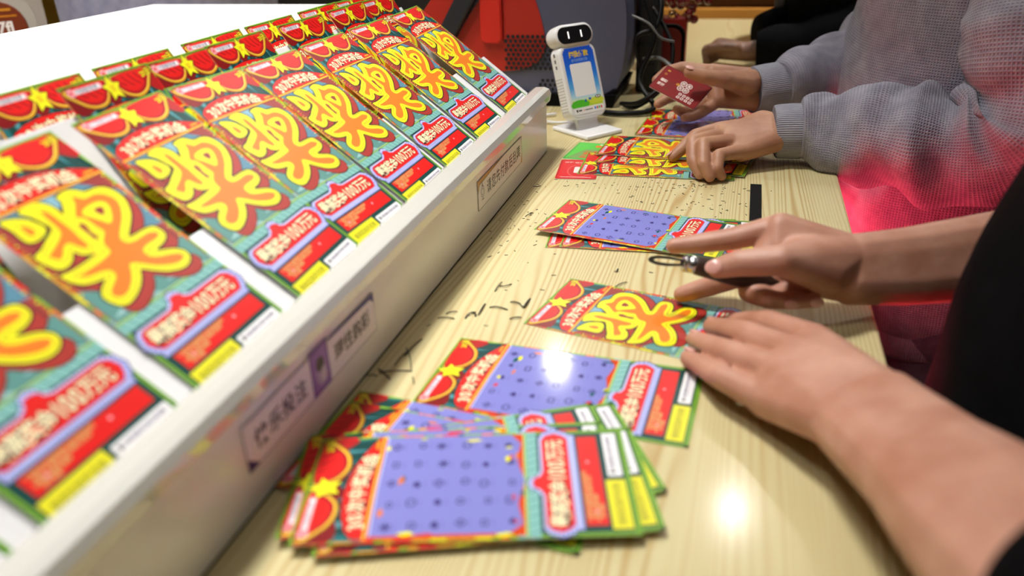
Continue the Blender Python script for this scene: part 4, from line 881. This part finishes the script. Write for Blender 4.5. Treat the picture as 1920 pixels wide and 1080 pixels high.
RAD = dict(index=(.0112, .0096, .0084, .0070), middle=(.0115, .0098, .0086, .0072), ring=(.0110, .0092, .0080, .0068), pinky=(.0100, .0082, .0072, .0062), thumb=(.0145, .0122, .0108, .0082))
HANDS = {
'N': {'pinky': [[0.0314, 0.4906, 0.026], [0.0024, 0.5146, 0.024], [-0.0105, 0.5386, 0.016], [-0.0228, 0.5615, 0.009]], 'ring': [[0.0392, 0.5073, 0.036], [0.0077, 0.5408, 0.029], [-0.0075, 0.5684, 0.018], [-0.0199, 0.5915, 0.009]], 'middle': [[0.0514, 0.5254, 0.042], [0.0192, 0.564, 0.033], [0.0043, 0.5936, 0.02], [-0.0073, 0.6154, 0.01]], 'index': [[0.0675, 0.5481, 0.042], [0.0347, 0.5845, 0.034], [0.0197, 0.6097, 0.02], [0.0083, 0.6254, 0.01]], 'thumb': [[0.0931, 0.512, 0.034], [0.078, 0.5699, 0.022], [0.0608, 0.5928, 0.014], [0.0454, 0.5958, 0.009]], 'wrist': [[0.0898, 0.4517, 0.048]], 'fore': [[0.1106, 0.3757, 0.068], [0.1208, 0.3111, 0.09], [0.1333, 0.2517, 0.11], [0.147, 0.205, 0.125]]},
'T': {'index': [[0.0414, 0.6935, 0.0717], [0.0023, 0.6877, 0.06], [-0.028, 0.6871, 0.0533], [-0.0474, 0.6857, 0.0502]], 'middle': [[0.0354, 0.6779, 0.0557], [0.0172, 0.6642, 0.039], [-0.0132, 0.6712, 0.02], [-0.0368, 0.6706, 0.01]], 'ring': [[0.0481, 0.6731, 0.0388], [0.0206, 0.6534, 0.0271], [0.0357, 0.6408, 0.0277], [0.0523, 0.6443, 0.0252]], 'pinky': [[0.0661, 0.6692, 0.0321], [0.0425, 0.6533, 0.0258], [0.0574, 0.6459, 0.0254], [0.072, 0.6501, 0.0253]], 'thumb': [[0.0807, 0.6575, 0.0464], [0.0425, 0.6334, 0.0666], [0.0114, 0.6333, 0.0616], [-0.0072, 0.6338, 0.0549]], 'wrist': [[0.1039, 0.68, 0.0432]], 'fore': [[0.1494, 0.703, 0.0396], [0.2347, 0.75, 0.0377], [0.2957, 0.7941, 0.044]]},
'E': {'index': [[-0.0237, 1.1326, 0.0397], [-0.0563, 1.1115, 0.0351], [-0.0729, 1.0988, 0.0194], [-0.0839, 1.0908, 0.01]], 'middle': [[-0.0184, 1.1101, 0.0378], [-0.0561, 1.0624, 0.0406], [-0.0533, 1.0398, 0.0217], [-0.0427, 1.0252, 0.009]], 'ring': [[-0.0058, 1.0894, 0.0353], [-0.0424, 1.0476, 0.0425], [-0.0396, 1.0219, 0.0243], [-0.0303, 1.0163, 0.009]], 'pinky': [[0.0054, 1.0716, 0.0279], [-0.0217, 1.0347, 0.0325], [-0.0221, 1.0223, 0.0195], [-0.0161, 1.024, 0.008]], 'thumb': [[0.0306, 1.1627, 0.0451], [-0.004, 1.1636, 0.0323], [-0.0315, 1.1445, 0.0219], [-0.0503, 1.1289, 0.0133]], 'wrist': [[0.0549, 1.1274, 0.0412]], 'fore': [[0.1071, 1.130, 0.0413], [0.1631, 1.125, 0.0402]]},
'R': {'index': [[-0.0485, 1.3247, 0.0796], [-0.0943, 1.331, 0.0841], [-0.1182, 1.3218, 0.0796], [-0.1327, 1.3065, 0.069]], 'middle': [[-0.0474, 1.3366, 0.0565], [-0.0873, 1.321, 0.0487], [-0.1124, 1.2992, 0.0428], [-0.1247, 1.2761, 0.0385]], 'ring': [[-0.0433, 1.3204, 0.045], [-0.0719, 1.2979, 0.0283], [-0.0856, 1.2757, 0.0265], [-0.0948, 1.265, 0.0338]], 'pinky': [[-0.0362, 1.2971, 0.0405], [-0.0605, 1.2767, 0.0255], [-0.0724, 1.2656, 0.022], [-0.082, 1.2524, 0.0241]], 'thumb': [[0.0036, 1.2938, 0.0683], [-0.0275, 1.2567, 0.0816], [-0.0564, 1.2407, 0.0896], [-0.078, 1.2372, 0.0952]], 'wrist': [[0.0261, 1.3328, 0.0525]], 'fore': [[0.0871, 1.3735, 0.052], [0.1463, 1.4115, 0.0472]]}}
def hand_shapes(bm, h, k=1.0, wr=(0.0135, 0.0185), fr=None):
    """wr: half spread and radius at the wrist; fr: (spread, radius) at each forearm point"""
    V = {n: [Vector(q) for q in pts] for n, pts in h.items()}
    wst = V['wrist'][0]; lat = (V['index'][0] - V['pinky'][0]); ax = (V['middle'][0] - wst).normalized(); lat = (lat - ax * lat.dot(ax)).normalized()
    for n in ('index', 'middle', 'ring', 'pinky', 'thumb'):
        q = V[n]; r = [x * k for x in RAD[n]]
        for i in range(3):
            hull(bm, [(q[i], r[i]), (q[i + 1], r[i + 1])])
    # back of the hand: one block per metacarpal pair so the knuckles stay readable
    w1, w2 = wst + lat * wr[0], wst - lat * wr[0]
    ms = [V['index'][0], V['middle'][0], V['ring'][0], V['pinky'][0]]; mr = [RAD[n][0] * k for n in ('index', 'middle', 'ring', 'pinky')]
    pal = lat.cross(ax).normalized()
    down = pal if pal.dot(V['thumb'][1] - (ms[0] + ms[3]) / 2) > 0 else -pal
    for i in range(3):
        a = w1.lerp(w2, i / 3.0); b = w1.lerp(w2, (i + 1) / 3.0)
        hull(bm, [(ms[i], mr[i]), (ms[i + 1], mr[i + 1]), (a, wr[1] * 0.9), (b, wr[1] * 0.9)])
    mid = (ms[1] + ms[2]) / 2 + down * 0.006
    hull(bm, [(ms[0] + down * 0.004, mr[0]), (ms[3] + down * 0.004, mr[3]), (w1, wr[1] * 0.85), (w2, wr[1] * 0.85), (mid, 0.012 * k)])
    # ball of the thumb and web
    tq = V['thumb']
    hull(bm, [(tq[0], .0155 * k), (w1, wr[1] * 0.85), (tq[1], .0118 * k), ((ms[0] + wst) / 2, 0.013 * k)])
    hull(bm, [(tq[0].lerp(tq[1], 0.75), .0085 * k), (ms[0].lerp(wst, 0.25), 0.009 * k), (tq[0], 0.011 * k)])
    prev = ((w1, wr[1]), (w2, wr[1]))
    for p_, (sp, rr_) in zip(V['fore'], fr):
        d = (p_ - wst).normalized(); l2 = (lat - d * lat.dot(d)).normalized(); cur = ((p_ + l2 * sp, rr_), (p_ - l2 * sp, rr_))
        hull(bm, list(prev) + list(cur)); prev = cur
    return V
def nail(parent, tip, prev, dors, m, r=0.0075, l=0.0062, w_=0.0047):
    tip, prev, dors = Vector(tip), Vector(prev), Vector(dors); d = (tip - prev).normalized(); n = (dors - d * dors.dot(d)).normalized(); s = d.cross(n)
    bm = bmesh.new(); bmesh.ops.create_uvsphere(bm, u_segments=14, v_segments=8, radius=1.0)
    mt = Matrix((d, s, n)).transposed().to_4x4(); mt.translation = tip + n * r * 0.98 + d * 0.001
    bmesh.ops.transform(bm, matrix=mt @ Matrix.Diagonal((l, w_, 0.0017, 1)), verts=bm.verts)
    return bm_obj('fingernail', bm, m, parent, True)
def loft(name, rows, m, parent, n=56, expo=2.3, wob=None, uvs=True):
    """rows: (cx, cy, z, rx, ry); superellipse sections stacked upward"""
    verts = []; faces = []; N = len(rows)
    for i, (cx, cy, z, rx, ry) in enumerate(rows):
        for k in range(n):
            a = 2 * math.pi * k / n; c, s = math.cos(a), math.sin(a)
            x = math.copysign(abs(c) ** (2 / expo), c) * rx; y = math.copysign(abs(s) ** (2 / expo), s) * ry
            f = 1 + (wob(z, a) if wob else 0); verts.append((cx + x * f, cy + y * f, z))
    for i in range(N - 1):
        for k in range(n): k2 = (k + 1) % n; faces.append((i * n + k, i * n + k2, (i + 1) * n + k2, (i + 1) * n + k))
    faces.append(tuple(reversed(range(n)))); faces.append(tuple((N - 1) * n + k for k in range(n)))
    me = bpy.data.meshes.new(name); me.from_pydata(verts, [], faces); uv = me.uv_layers.new(name='uv'); fi = 0
    ravg = sum(r[3] + r[4] for r in rows) / (2 * N)
    for i in range(N - 1):
        for k in range(n):
            c = [(k, i), (k + 1, i), (k + 1, i + 1), (k, i + 1)]
            for j, li in enumerate(me.polygons[fi].loop_indices): uv.data[li].uv = (c[j][0] / n * 2 * math.pi * ravg, rows[c[j][1]][2])
            fi += 1
    return link(name, me, m, parent, True)
def interp_rows(keys, n):
    out = []
    for q in catmull([Vector(k[:3]) for k in keys], n): out.append(q)
    rr_ = catmull([Vector((k[3], k[4], 0)) for k in keys], n)
    return [(a.x, a.y, a.z, b.x, b.y) for a, b in zip(out, rr_)]
skin1 = skin_material('skin_warm', rgb(200, 150, 129), rgb(180, 125, 102)); skin2 = skin_material('skin_tan', rgb(190, 142, 112), rgb(168, 118, 92)); skin3 = skin_material('skin_shaded', rgb(150, 112, 92), rgb(120, 84, 66))  # third tone carries the shade on the background hand in its colour
nailm = mat('nail_pink', rgb(230, 176, 166), 0.22, vary=0.1, vscale=80, coat=0.4)
def person(name, label, hands, skin, torso_rows, arms, shape):
    """one body mesh: fine hands and forearms joined with a coarser trunk that stays under the clothes"""
    bm = bmesh.new(); Vs = []
    for h, k, wr, fr in hands: Vs.append(hand_shapes(bm, HANDS[h], k, wr, fr))
    fine = remeshed(bm, 0.0015, 16, 0.5)
    bm = bmesh.new()
    for a, b in zip(torso_rows[:-1], torso_rows[1:]): hull(bm, [(q, r) for q, r in a] + [(q, r) for q, r in b])
    for chain in arms:
        for a, b in zip(chain[:-1], chain[1:]): hull(bm, [a, b])
    coarse = remeshed(bm, 0.010, 6, 0.5)
    bm = bmesh.new(); bm.from_mesh(fine); bm.from_mesh(coarse); bpy.data.meshes.remove(fine); bpy.data.meshes.remove(coarse)
    o = bm_obj('person', bm, skin, None, True); tag(o, label, 'person'); return o, Vs
def tub(name, path, rad, m, parent, n=40, sub=8, disp=None, ref=None, squash=1.0, cap=True):
    P, V = resample(path, rad, sub); return link(name, tube_mesh(name, P, V, n, cap, disp, ref, squash), m, parent, True)
grey = fabric_material('waffle_grey', rgb(168, 166, 180), rgb(140, 139, 154), 0.0036, bump=0.55); cuffm = fabric_material('rib_grey', rgb(172, 172, 184), rgb(152, 152, 166), 0.0028, ribs=True)
blackf = fabric_material('jersey_black', rgb(9, 9, 11), rgb(14, 14, 17), 0.0016, bump=0.2, sheen=0, spec=0.05); trou = fabric_material('trouser_grey', rgb(112, 112, 128), rgb(84, 84, 100), 0.002, bump=0.3)

# --- person in the grey sweatshirt
g, GV = person('person', 'person in a grey waffle-knit sweatshirt holding a red card and sorting tickets', [('E', 1.06, (0.0165, 0.0200), [(0.0165, 0.0205), (0.017, 0.024)]), ('R', 1.06, (0.0165, 0.0200), [(0.0165, 0.021), (0.017, 0.025)])], skin2,
  [[((0.33, 1.40, -0.95), 0.06), ((0.33, 1.36, -0.95), 0.06)], [((0.33, 1.44, -0.2), 0.10), ((0.33, 1.32, -0.2), 0.10)], [((0.33, 1.46, 0.05), 0.10), ((0.33, 1.32, 0.05), 0.10)], [((0.34, 1.50, 0.38), 0.08), ((0.34, 1.26, 0.38), 0.08)], [((0.35, 1.39, 0.50), 0.06), ((0.35, 1.37, 0.50), 0.06)]],
  [[((0.163, 1.125, 0.0402), 0.030), ((0.35, 1.09, 0.075), 0.040), ((0.345, 1.20, 0.38), 0.05)], [((0.1463, 1.4115, 0.0472), 0.03), ((0.27, 1.56, 0.09), 0.04), ((0.34, 1.54, 0.36), 0.05)]], None)
HH = HANDS['E']; nail(g, HH['index'][3], HH['index'][2], (-0.3, 0.2, 1), nailm, 0.0072)
HH = HANDS['R']; nail(g, HH['thumb'][3], HH['thumb'][2], (-0.2, -0.3, 1.0), nailm, 0.0082, 0.0075, 0.006)
def wob_t(z, a): return 0.018 * math.sin(z * 21 + 2.0 * math.sin(a * 2 + z * 6)) + 0.012 * math.sin(z * 47 + a * 3) * max(0, math.cos(a - 3.5)) + 0.008 * math.sin(a * 7 + z * 9)
rows = interp_rows([(0.335, 1.385, -0.29, 0.165, 0.20), (0.335, 1.385, -0.25, 0.175, 0.215), (0.335, 1.385, -0.16, 0.20, 0.225), (0.335, 1.385, -0.02, 0.195, 0.215), (0.335, 1.385, 0.14, 0.185, 0.205), (0.34, 1.385, 0.28, 0.175, 0.21), (0.345, 1.385, 0.40, 0.14, 0.19), (0.35, 1.385, 0.48, 0.08, 0.09), (0.35, 1.385, 0.52, 0.065, 0.07)], 9)
sw = loft('sweatshirt', rows, grey, g, 96, 2.3, wob_t)
loft('hem_band', [(0.335, 1.385, -0.33, 0.160, 0.195), (0.335, 1.385, -0.32, 0.168, 0.203), (0.335, 1.385, -0.27, 0.170, 0.206), (0.335, 1.385, -0.262, 0.163, 0.20)], cuffm, sw, 96)
def fold_e(s, q): return 0.0065 * math.sin(s * 92 + 1.9 * math.sin(q + 0.6)) * math.exp(-((s - 0.16) / 0.13) ** 2) + 0.0060 * math.sin(s * 50 + 2.2 * math.sin(q * 1.0 + 1.0)) + 0.0035 * math.sin(3 * q + s * 30) + 0.0025 * math.sin(s * 150 + 3 * math.sin(2 * q)) * (0.5 + 0.5 * math.cos(q))
sl = tub('sleeve', [(0.078, 1.127, 0.0430), (0.096, 1.128, 0.0435), (0.125, 1.127, 0.0425), (0.163, 1.122, 0.0415), (0.22, 1.113, 0.036), (0.285, 1.100, 0.040), (0.328, 1.088, 0.070), (0.330, 1.098, 0.15), (0.335, 1.150, 0.27), (0.340, 1.21, 0.38)], [0.036, 0.043, 0.056, 0.066, 0.069, 0.072, 0.080, 0.082, 0.086, 0.085], grey, sw, 72, 12, fold_e)
tub('cuff', [(0.046, 1.1255, 0.0415), (0.050, 1.1258, 0.0418), (0.065, 1.1265, 0.0425), (0.080, 1.127, 0.043), (0.086, 1.1272, 0.043)], [0.0335, 0.0355, 0.0365, 0.0365, 0.034], cuffm, sl, 64, 6)
def fold_r(s, q): return 0.005 * math.sin(s * 60 + math.sin(q)) + 0.003 * math.sin(2 * q + s * 35)
sl = tub('sleeve', [(0.052, 1.354, 0.053), (0.072, 1.368, 0.055), (0.105, 1.395, 0.056), (0.15, 1.45, 0.06), (0.22, 1.54, 0.085), (0.30, 1.575, 0.18), (0.335, 1.55, 0.36)], [0.037, 0.045, 0.055, 0.062, 0.07, 0.078, 0.082], grey, sw, 64, 12, fold_r)
tub('cuff', [(0.014, 1.3265, 0.0525), (0.018, 1.329, 0.0525), (0.036, 1.342, 0.0528), (0.055, 1.356, 0.053), (0.060, 1.360, 0.053)], [0.034, 0.036, 0.0375, 0.038, 0.036], cuffm, sl, 64, 6)
# front pocket: a patch standing off the belly
bm = bmesh.new(); uvl = bm.loops.layers.uv.new('uv'); grid = []
for i in range(22):
    z = -0.235 + 0.20 * i / 21; rw = min(rows, key=lambda r_: abs(r_[2] - z)); line = []
    a0 = 196 - 34 * max(0, (z + 0.15) / 0.115) ** 1.6 * -1.0; a0 = 205 + (18 * ((z + 0.15) / 0.12) ** 2 if z > -0.15 else 0); a1 = 150
    for k in range(26):
        a = R(a1 + (a0 - a1) * k / 25); c_, s_ = math.cos(a), math.sin(a)
        x = math.copysign(abs(c_) ** (2 / 2.3), c_) * rw[3]; y = math.copysign(abs(s_) ** (2 / 2.3), s_) * rw[4]; f = 1 + wob_t(z, a)
        off = 0.006 + 0.016 * (k / 25) ** 3 * (1 if z > -0.2 else 0.3)
        line.append(bm.verts.new((rw[0] + x * f + c_ * off, rw[1] + y * f + s_ * off, z)))
    grid.append(line)
for i in range(21):
    for k in range(25):
        f = bm.faces.new((grid[i][k], grid[i][k + 1], grid[i + 1][k + 1], grid[i + 1][k]))
        for lp in f.loops: lp[uvl].uv = (lp.vert.co.y, lp.vert.co.z)
bmesh.ops.solidify(bm, geom=list(bm.faces), thickness=0.003)
bm_obj('front_pocket', bm, grey, sw, True)
def wob_l(s, q): return 0.006 * math.sin(s * 40 + 2 * math.sin(q)) + 0.004 * math.sin(3 * q + s * 18)
tr = tub('trousers', [(0.335, 1.30, -0.985), (0.335, 1.30, -0.80), (0.33, 1.29, -0.55), (0.335, 1.30, -0.30), (0.335, 1.33, -0.24)], [0.085, 0.09, 0.10, 0.125, 0.13], trou, g, 48, 12, wob_l)
tub('trouser_leg', [(0.335, 1.48, -0.985), (0.335, 1.48, -0.80), (0.33, 1.49, -0.55), (0.335, 1.47, -0.30), (0.335, 1.44, -0.24)], [0.085, 0.09, 0.10, 0.125, 0.13], trou, tr, 48, 12, wob_l)

# --- person in black, nearest the camera on the right
b_, BV = person('person', 'person in black with bare forearms, one hand flat and one holding a scraper', [('N', 1.14, (0.0165, 0.0200), [(0.0155, 0.0215), (0.017, 0.0245), (0.018, 0.0270), (0.018, 0.029)]), ('T', 1.10, (0.0125, 0.0195), [(0.013, 0.0215), (0.014, 0.0265), (0.014, 0.029)])], skin1,
  [[((0.42, 0.56, -0.95), 0.06), ((0.42, 0.50, -0.95), 0.06)], [((0.42, 0.58, -0.2), 0.10), ((0.42, 0.46, -0.2), 0.10)], [((0.42, 0.58, 0.05), 0.10), ((0.42, 0.46, 0.05), 0.10)], [((0.43, 0.64, 0.38), 0.08), ((0.43, 0.40, 0.38), 0.08)], [((0.44, 0.53, 0.50), 0.06), ((0.44, 0.51, 0.50), 0.06)]],
  [[((0.147, 0.205, 0.125), 0.03), ((0.20, 0.19, 0.13), 0.042), ((0.43, 0.34, 0.36), 0.05)], [((0.2957, 0.7941, 0.044), 0.03), ((0.36, 0.82, 0.06), 0.04), ((0.43, 0.70, 0.36), 0.05)]], None)
HH = HANDS['T']
nail(b_, HH['thumb'][3], HH['thumb'][2], (0.0, -0.75, 0.55), nailm, 0.0085, 0.0078, 0.0062); nail(b_, HH['ring'][3], HH['ring'][2], (0, -1, 0.1), nailm, 0.0068); nail(b_, HH['pinky'][3], HH['pinky'][2], (0, -1, 0.1), nailm, 0.0062)
HH = HANDS['N']
for f_ in ('pinky', 'ring', 'middle'): nail(b_, HH[f_][3], HH[f_][2], (0.2, 0.2, 1), nailm, 0.0068)
def wob_b(z, a): return 0.010 * math.sin(z * 23 + 2.0 * math.sin(a * 2 + z * 6)) + 0.006 * math.sin(a * 7 + z * 9)
rows_b = interp_rows([(0.362, 0.535, -0.34, 0.20, 0.20), (0.362, 0.535, -0.28, 0.215, 0.21), (0.365, 0.535, -0.12, 0.225, 0.215), (0.374, 0.535, 0.02, 0.222, 0.21), (0.388, 0.535, 0.14, 0.215, 0.205), (0.405, 0.53, 0.28, 0.19, 0.205), (0.435, 0.525, 0.40, 0.145, 0.185), (0.44, 0.52, 0.48, 0.08, 0.09), (0.44, 0.52, 0.52, 0.065, 0.07)], 8)
sh_ = loft('black_shirt', rows_b, blackf, b_, 80, 2.2, wob_b)
def fold_b(s, q): return 0.003 * math.sin(s * 55 + math.sin(q)) + 0.002 * math.sin(2 * q + s * 35)
tub('sleeve', [(0.1385, 0.235, 0.116), (0.1415, 0.226, 0.119), (0.156, 0.203, 0.129), (0.20, 0.19, 0.150), (0.30, 0.24, 0.24), (0.42, 0.34, 0.36)], [0.047, 0.052, 0.058, 0.066, 0.075, 0.085], blackf, sh_, 56, 10, fold_b)
tub('sleeve', [(0.262, 0.770, 0.041), (0.275, 0.779, 0.042), (0.31, 0.80, 0.05), (0.37, 0.82, 0.09), (0.41, 0.77, 0.22), (0.43, 0.70, 0.36)], [0.042, 0.046, 0.052, 0.062, 0.072, 0.08], blackf, sh_, 56, 10, fold_b)
tr = tub('trousers', [(0.42, 0.44, -0.985), (0.42, 0.44, -0.80), (0.42, 0.43, -0.55), (0.42, 0.45, -0.34), (0.42, 0.48, -0.28)], [0.085, 0.09, 0.10, 0.13, 0.14], blackf, b_, 40, 10, wob_l)
tub('trouser_leg', [(0.42, 0.62, -0.985), (0.42, 0.62, -0.80), (0.42, 0.63, -0.55), (0.42, 0.60, -0.34), (0.42, 0.57, -0.28)], [0.085, 0.09, 0.10, 0.13, 0.14], blackf, tr, 40, 10, wob_l)

# scraper held in that hand: slotted pointed blade, steel ferrule, dark wooden handle
P0, P1, P2, P3 = (Vector(q) for q in ((-0.0662, 0.6514, 0.0504), (-0.035, 0.6471, 0.0515), (-0.0264, 0.646, 0.0512), (0.0534, 0.6655, 0.0276)))
tool = empty('scraper', P0); tag(tool, 'scraper with slotted steel blade, ferrule and dark wooden handle in the hand', 'scraper')
ax = (P3 - P1).normalized(); sd = Vector((0, 0, 1)).cross(ax).normalized(); upv = ax.cross(sd).normalized()
if upv.z < 0: upv = -upv
sd = upv.cross(ax)
def tp(name, path, rad, m, n=20, sub=4): o = link(name, tube_mesh(name, *resample(path, rad, sub), n), m, None, True); return under(o, tool)
steel = mat('steel', rgb(196, 196, 200), 0.22, metal=1.0, vary=0.1, vscale=60)
tp('ferrule', [P1 - ax * 0.001, P1, P1 + ax * 0.005, P2, P2 + ax * 0.001], [0.0070, 0.0078, 0.0074, 0.0082, 0.0070], steel)
tp('handle', [P2, P2 + ax * 0.006, P2 + ax * 0.03, P2.lerp(P3, 0.6), P3 - ax * 0.006, P3], [0.0078, 0.0086, 0.0098, 0.0102, 0.0090, 0.004], mat('handle_wood', rgb(62, 42, 34), 0.45, vary=0.4, vscale=40))
Lb = (P1 - P0).length; ab = (P1 - P0).normalized()
wd_ = ab.cross(P0 - Vector((0, 0.1, 0.3))).normalized()
def bl(t, s): return P0 + ab * (t * Lb) + wd_ * s
outer = [(0, 0), (0.06, 0.0024), (0.25, 0.0040), (0.55, 0.0044), (0.85, 0.0034), (1.02, 0.0026)]
bm = bmesh.new(); nv = ab.cross(wd_).normalized()
def ringv(sc_, off, t0=0.0, t1=1.0):
    pts = [bl(t0 + (t1 - t0) * t, s * sc_) for t, s in outer] + [bl(t0 + (t1 - t0) * t, -s * sc_) for t, s in reversed(outer[1:])]
    return [bm.verts.new(q + nv * off) for q in pts]
rings = [ringv(1, -0.0006), ringv(1, 0.0006), ringv(0.42, 0.0006, 0.16, 0.88), ringv(0.42, -0.0006, 0.16, 0.88)]
n = len(rings[0])
for a, c_ in zip(rings, rings[1:] + rings[:1]):
    for k in range(n): bm.faces.new((a[k], a[(k + 1) % n], c_[(k + 1) % n], c_[k]))
under(bm_obj('blade', bm, mat('blade_steel', rgb(150, 146, 142), 0.3, metal=1.0, vary=0.2, vscale=80)), tool)

# --- person in the dark jacket further along the counter
def simple_person(label, skin, hand_pts, jacket_rows, sleeves, coat, inner=None):
    bm = bmesh.new()
    for ch in hand_pts:
        for a, c_ in zip(ch[:-1], ch[1:]): hull(bm, [a, c_])
    c0 = jacket_rows[0]; c1 = jacket_rows[-1]
    mids = [(((r_[0]), r_[1], r_[2]), min(r_[3], r_[4]) * 0.7) for r_ in jacket_rows]
    for a, c_ in zip(mids[:-1], mids[1:]): hull(bm, [a, c_])
    o = link('person', remeshed(bm, 0.004, 4), skin, None, True); tag(o, label, 'person')
    j = loft('jacket', interp_rows(jacket_rows, 6), coat, o, 56, 2.3, wob_b)
    for path, rad in sleeves: tub('sleeve', path, rad, coat, j, 40, 8, fold_b)
    return o, j
def finger(a, b, c_, r): return [(a, r), (b, r * 0.9), (c_, r * 0.75)]
hp = Vector((0.0, 1.80, 0.03))
fs = [[(hp, 0.02), (hp + Vector((-0.05, -0.005, 0.004)), 0.021)], [(hp + Vector((-0.05, -0.005, 0.006)), 0.02), (hp + Vector((-0.055, 0.03, 0.006)), 0.018), (hp, 0.02)]]
for k in range(4):
    y = -0.024 + k * 0.015; fs.append(finger(hp + Vector((-0.052, y, 0.010)), hp + Vector((-0.082, y - 0.004, 0.006 - 0.001 * k)), hp + Vector((-0.078 + 0.006 * k, y - 0.012, -0.018)), 0.0095))
fs.append(finger(hp + Vector((-0.02, -0.025, 0.012)), hp + Vector((-0.05, -0.036, 0.016)), hp + Vector((-0.072, -0.034, 0.012)), 0.0105)); fs.append([(hp, 0.021), (hp + Vector((0.10, 0.0, 0.01)), 0.026), (Vector((0.28, 1.85, 0.10)), 0.04)])
dark = fabric_material('jacket_black', rgb(15, 15, 17), rgb(22, 22, 25), 0.0016, bump=0.2, sheen=0, spec=0.05)
o, j = simple_person('person in a dark open jacket resting a hand on the counter, in the background', skin3, fs,
  [(0.24, 2.02, -0.95, 0.10, 0.16), (0.24, 2.02, -0.3, 0.15, 0.21), (0.24, 2.02, -0.05, 0.17, 0.22), (0.24, 2.02, 0.20, 0.17, 0.22), (0.25, 2.02, 0.36, 0.15, 0.20), (0.26, 2.02, 0.45, 0.08, 0.09)],
  [([(0.02, 1.80, 0.035), (0.06, 1.80, 0.038), (0.14, 1.81, 0.05), (0.24, 1.82, 0.10), (0.28, 1.86, 0.24), (0.27, 1.90, 0.36)], [0.034, 0.042, 0.05, 0.06, 0.07, 0.075]), ([(0.02, 1.93, 0.045), (0.08, 1.96, 0.05), (0.16, 2.05, 0.06), (0.25, 2.22, 0.12), (0.27, 2.2, 0.36)], [0.04, 0.05, 0.055, 0.065, 0.075])], dark)
tub('shirt_front', [(0.078, 1.99, 0.02), (0.076, 1.99, 0.12), (0.085, 1.99, 0.26), (0.12, 2.0, 0.38)], [0.022, 0.024, 0.03, 0.035], fabric_material('tee_grey', rgb(120, 118, 114), rgb(100, 98, 96), 0.002), j, 24, 6)
# --- clerk behind the stand, only the grey shirt shows
lilac = fabric_material('shirt_lilac', rgb(150, 148, 168), rgb(126, 124, 146), 0.0016, bump=0.2)
cp = Vector((-1.247, 1.652, 0.0))
o, j = simple_person('clerk in a lilac grey shirt standing behind the stand', skin3, [[(cp + Vector((-0.07, -0.14, -0.18)), 0.035), (cp + Vector((-0.05, -0.16, -0.28)), 0.03), (cp + Vector((-0.04, -0.17, -0.36)), 0.02)]],
  [(cp.x, cp.y, -0.95, 0.10, 0.14), (cp.x, cp.y, -0.3, 0.19, 0.24), (cp.x, cp.y, 0.0, 0.20, 0.25), (cp.x, cp.y, 0.25, 0.20, 0.25), (cp.x, cp.y, 0.42, 0.15, 0.2), (cp.x, cp.y, 0.5, 0.07, 0.08)],
  [([(cp.x - 0.07, cp.y - 0.14, -0.22), (cp.x - 0.08, cp.y - 0.15, -0.1), (cp.x - 0.08, cp.y - 0.16, 0.1), (cp.x - 0.04, cp.y - 0.12, 0.38)], [0.05, 0.055, 0.06, 0.07])], lilac)
if _fo.name in COL.objects: bpy.data.objects.remove(_fo)
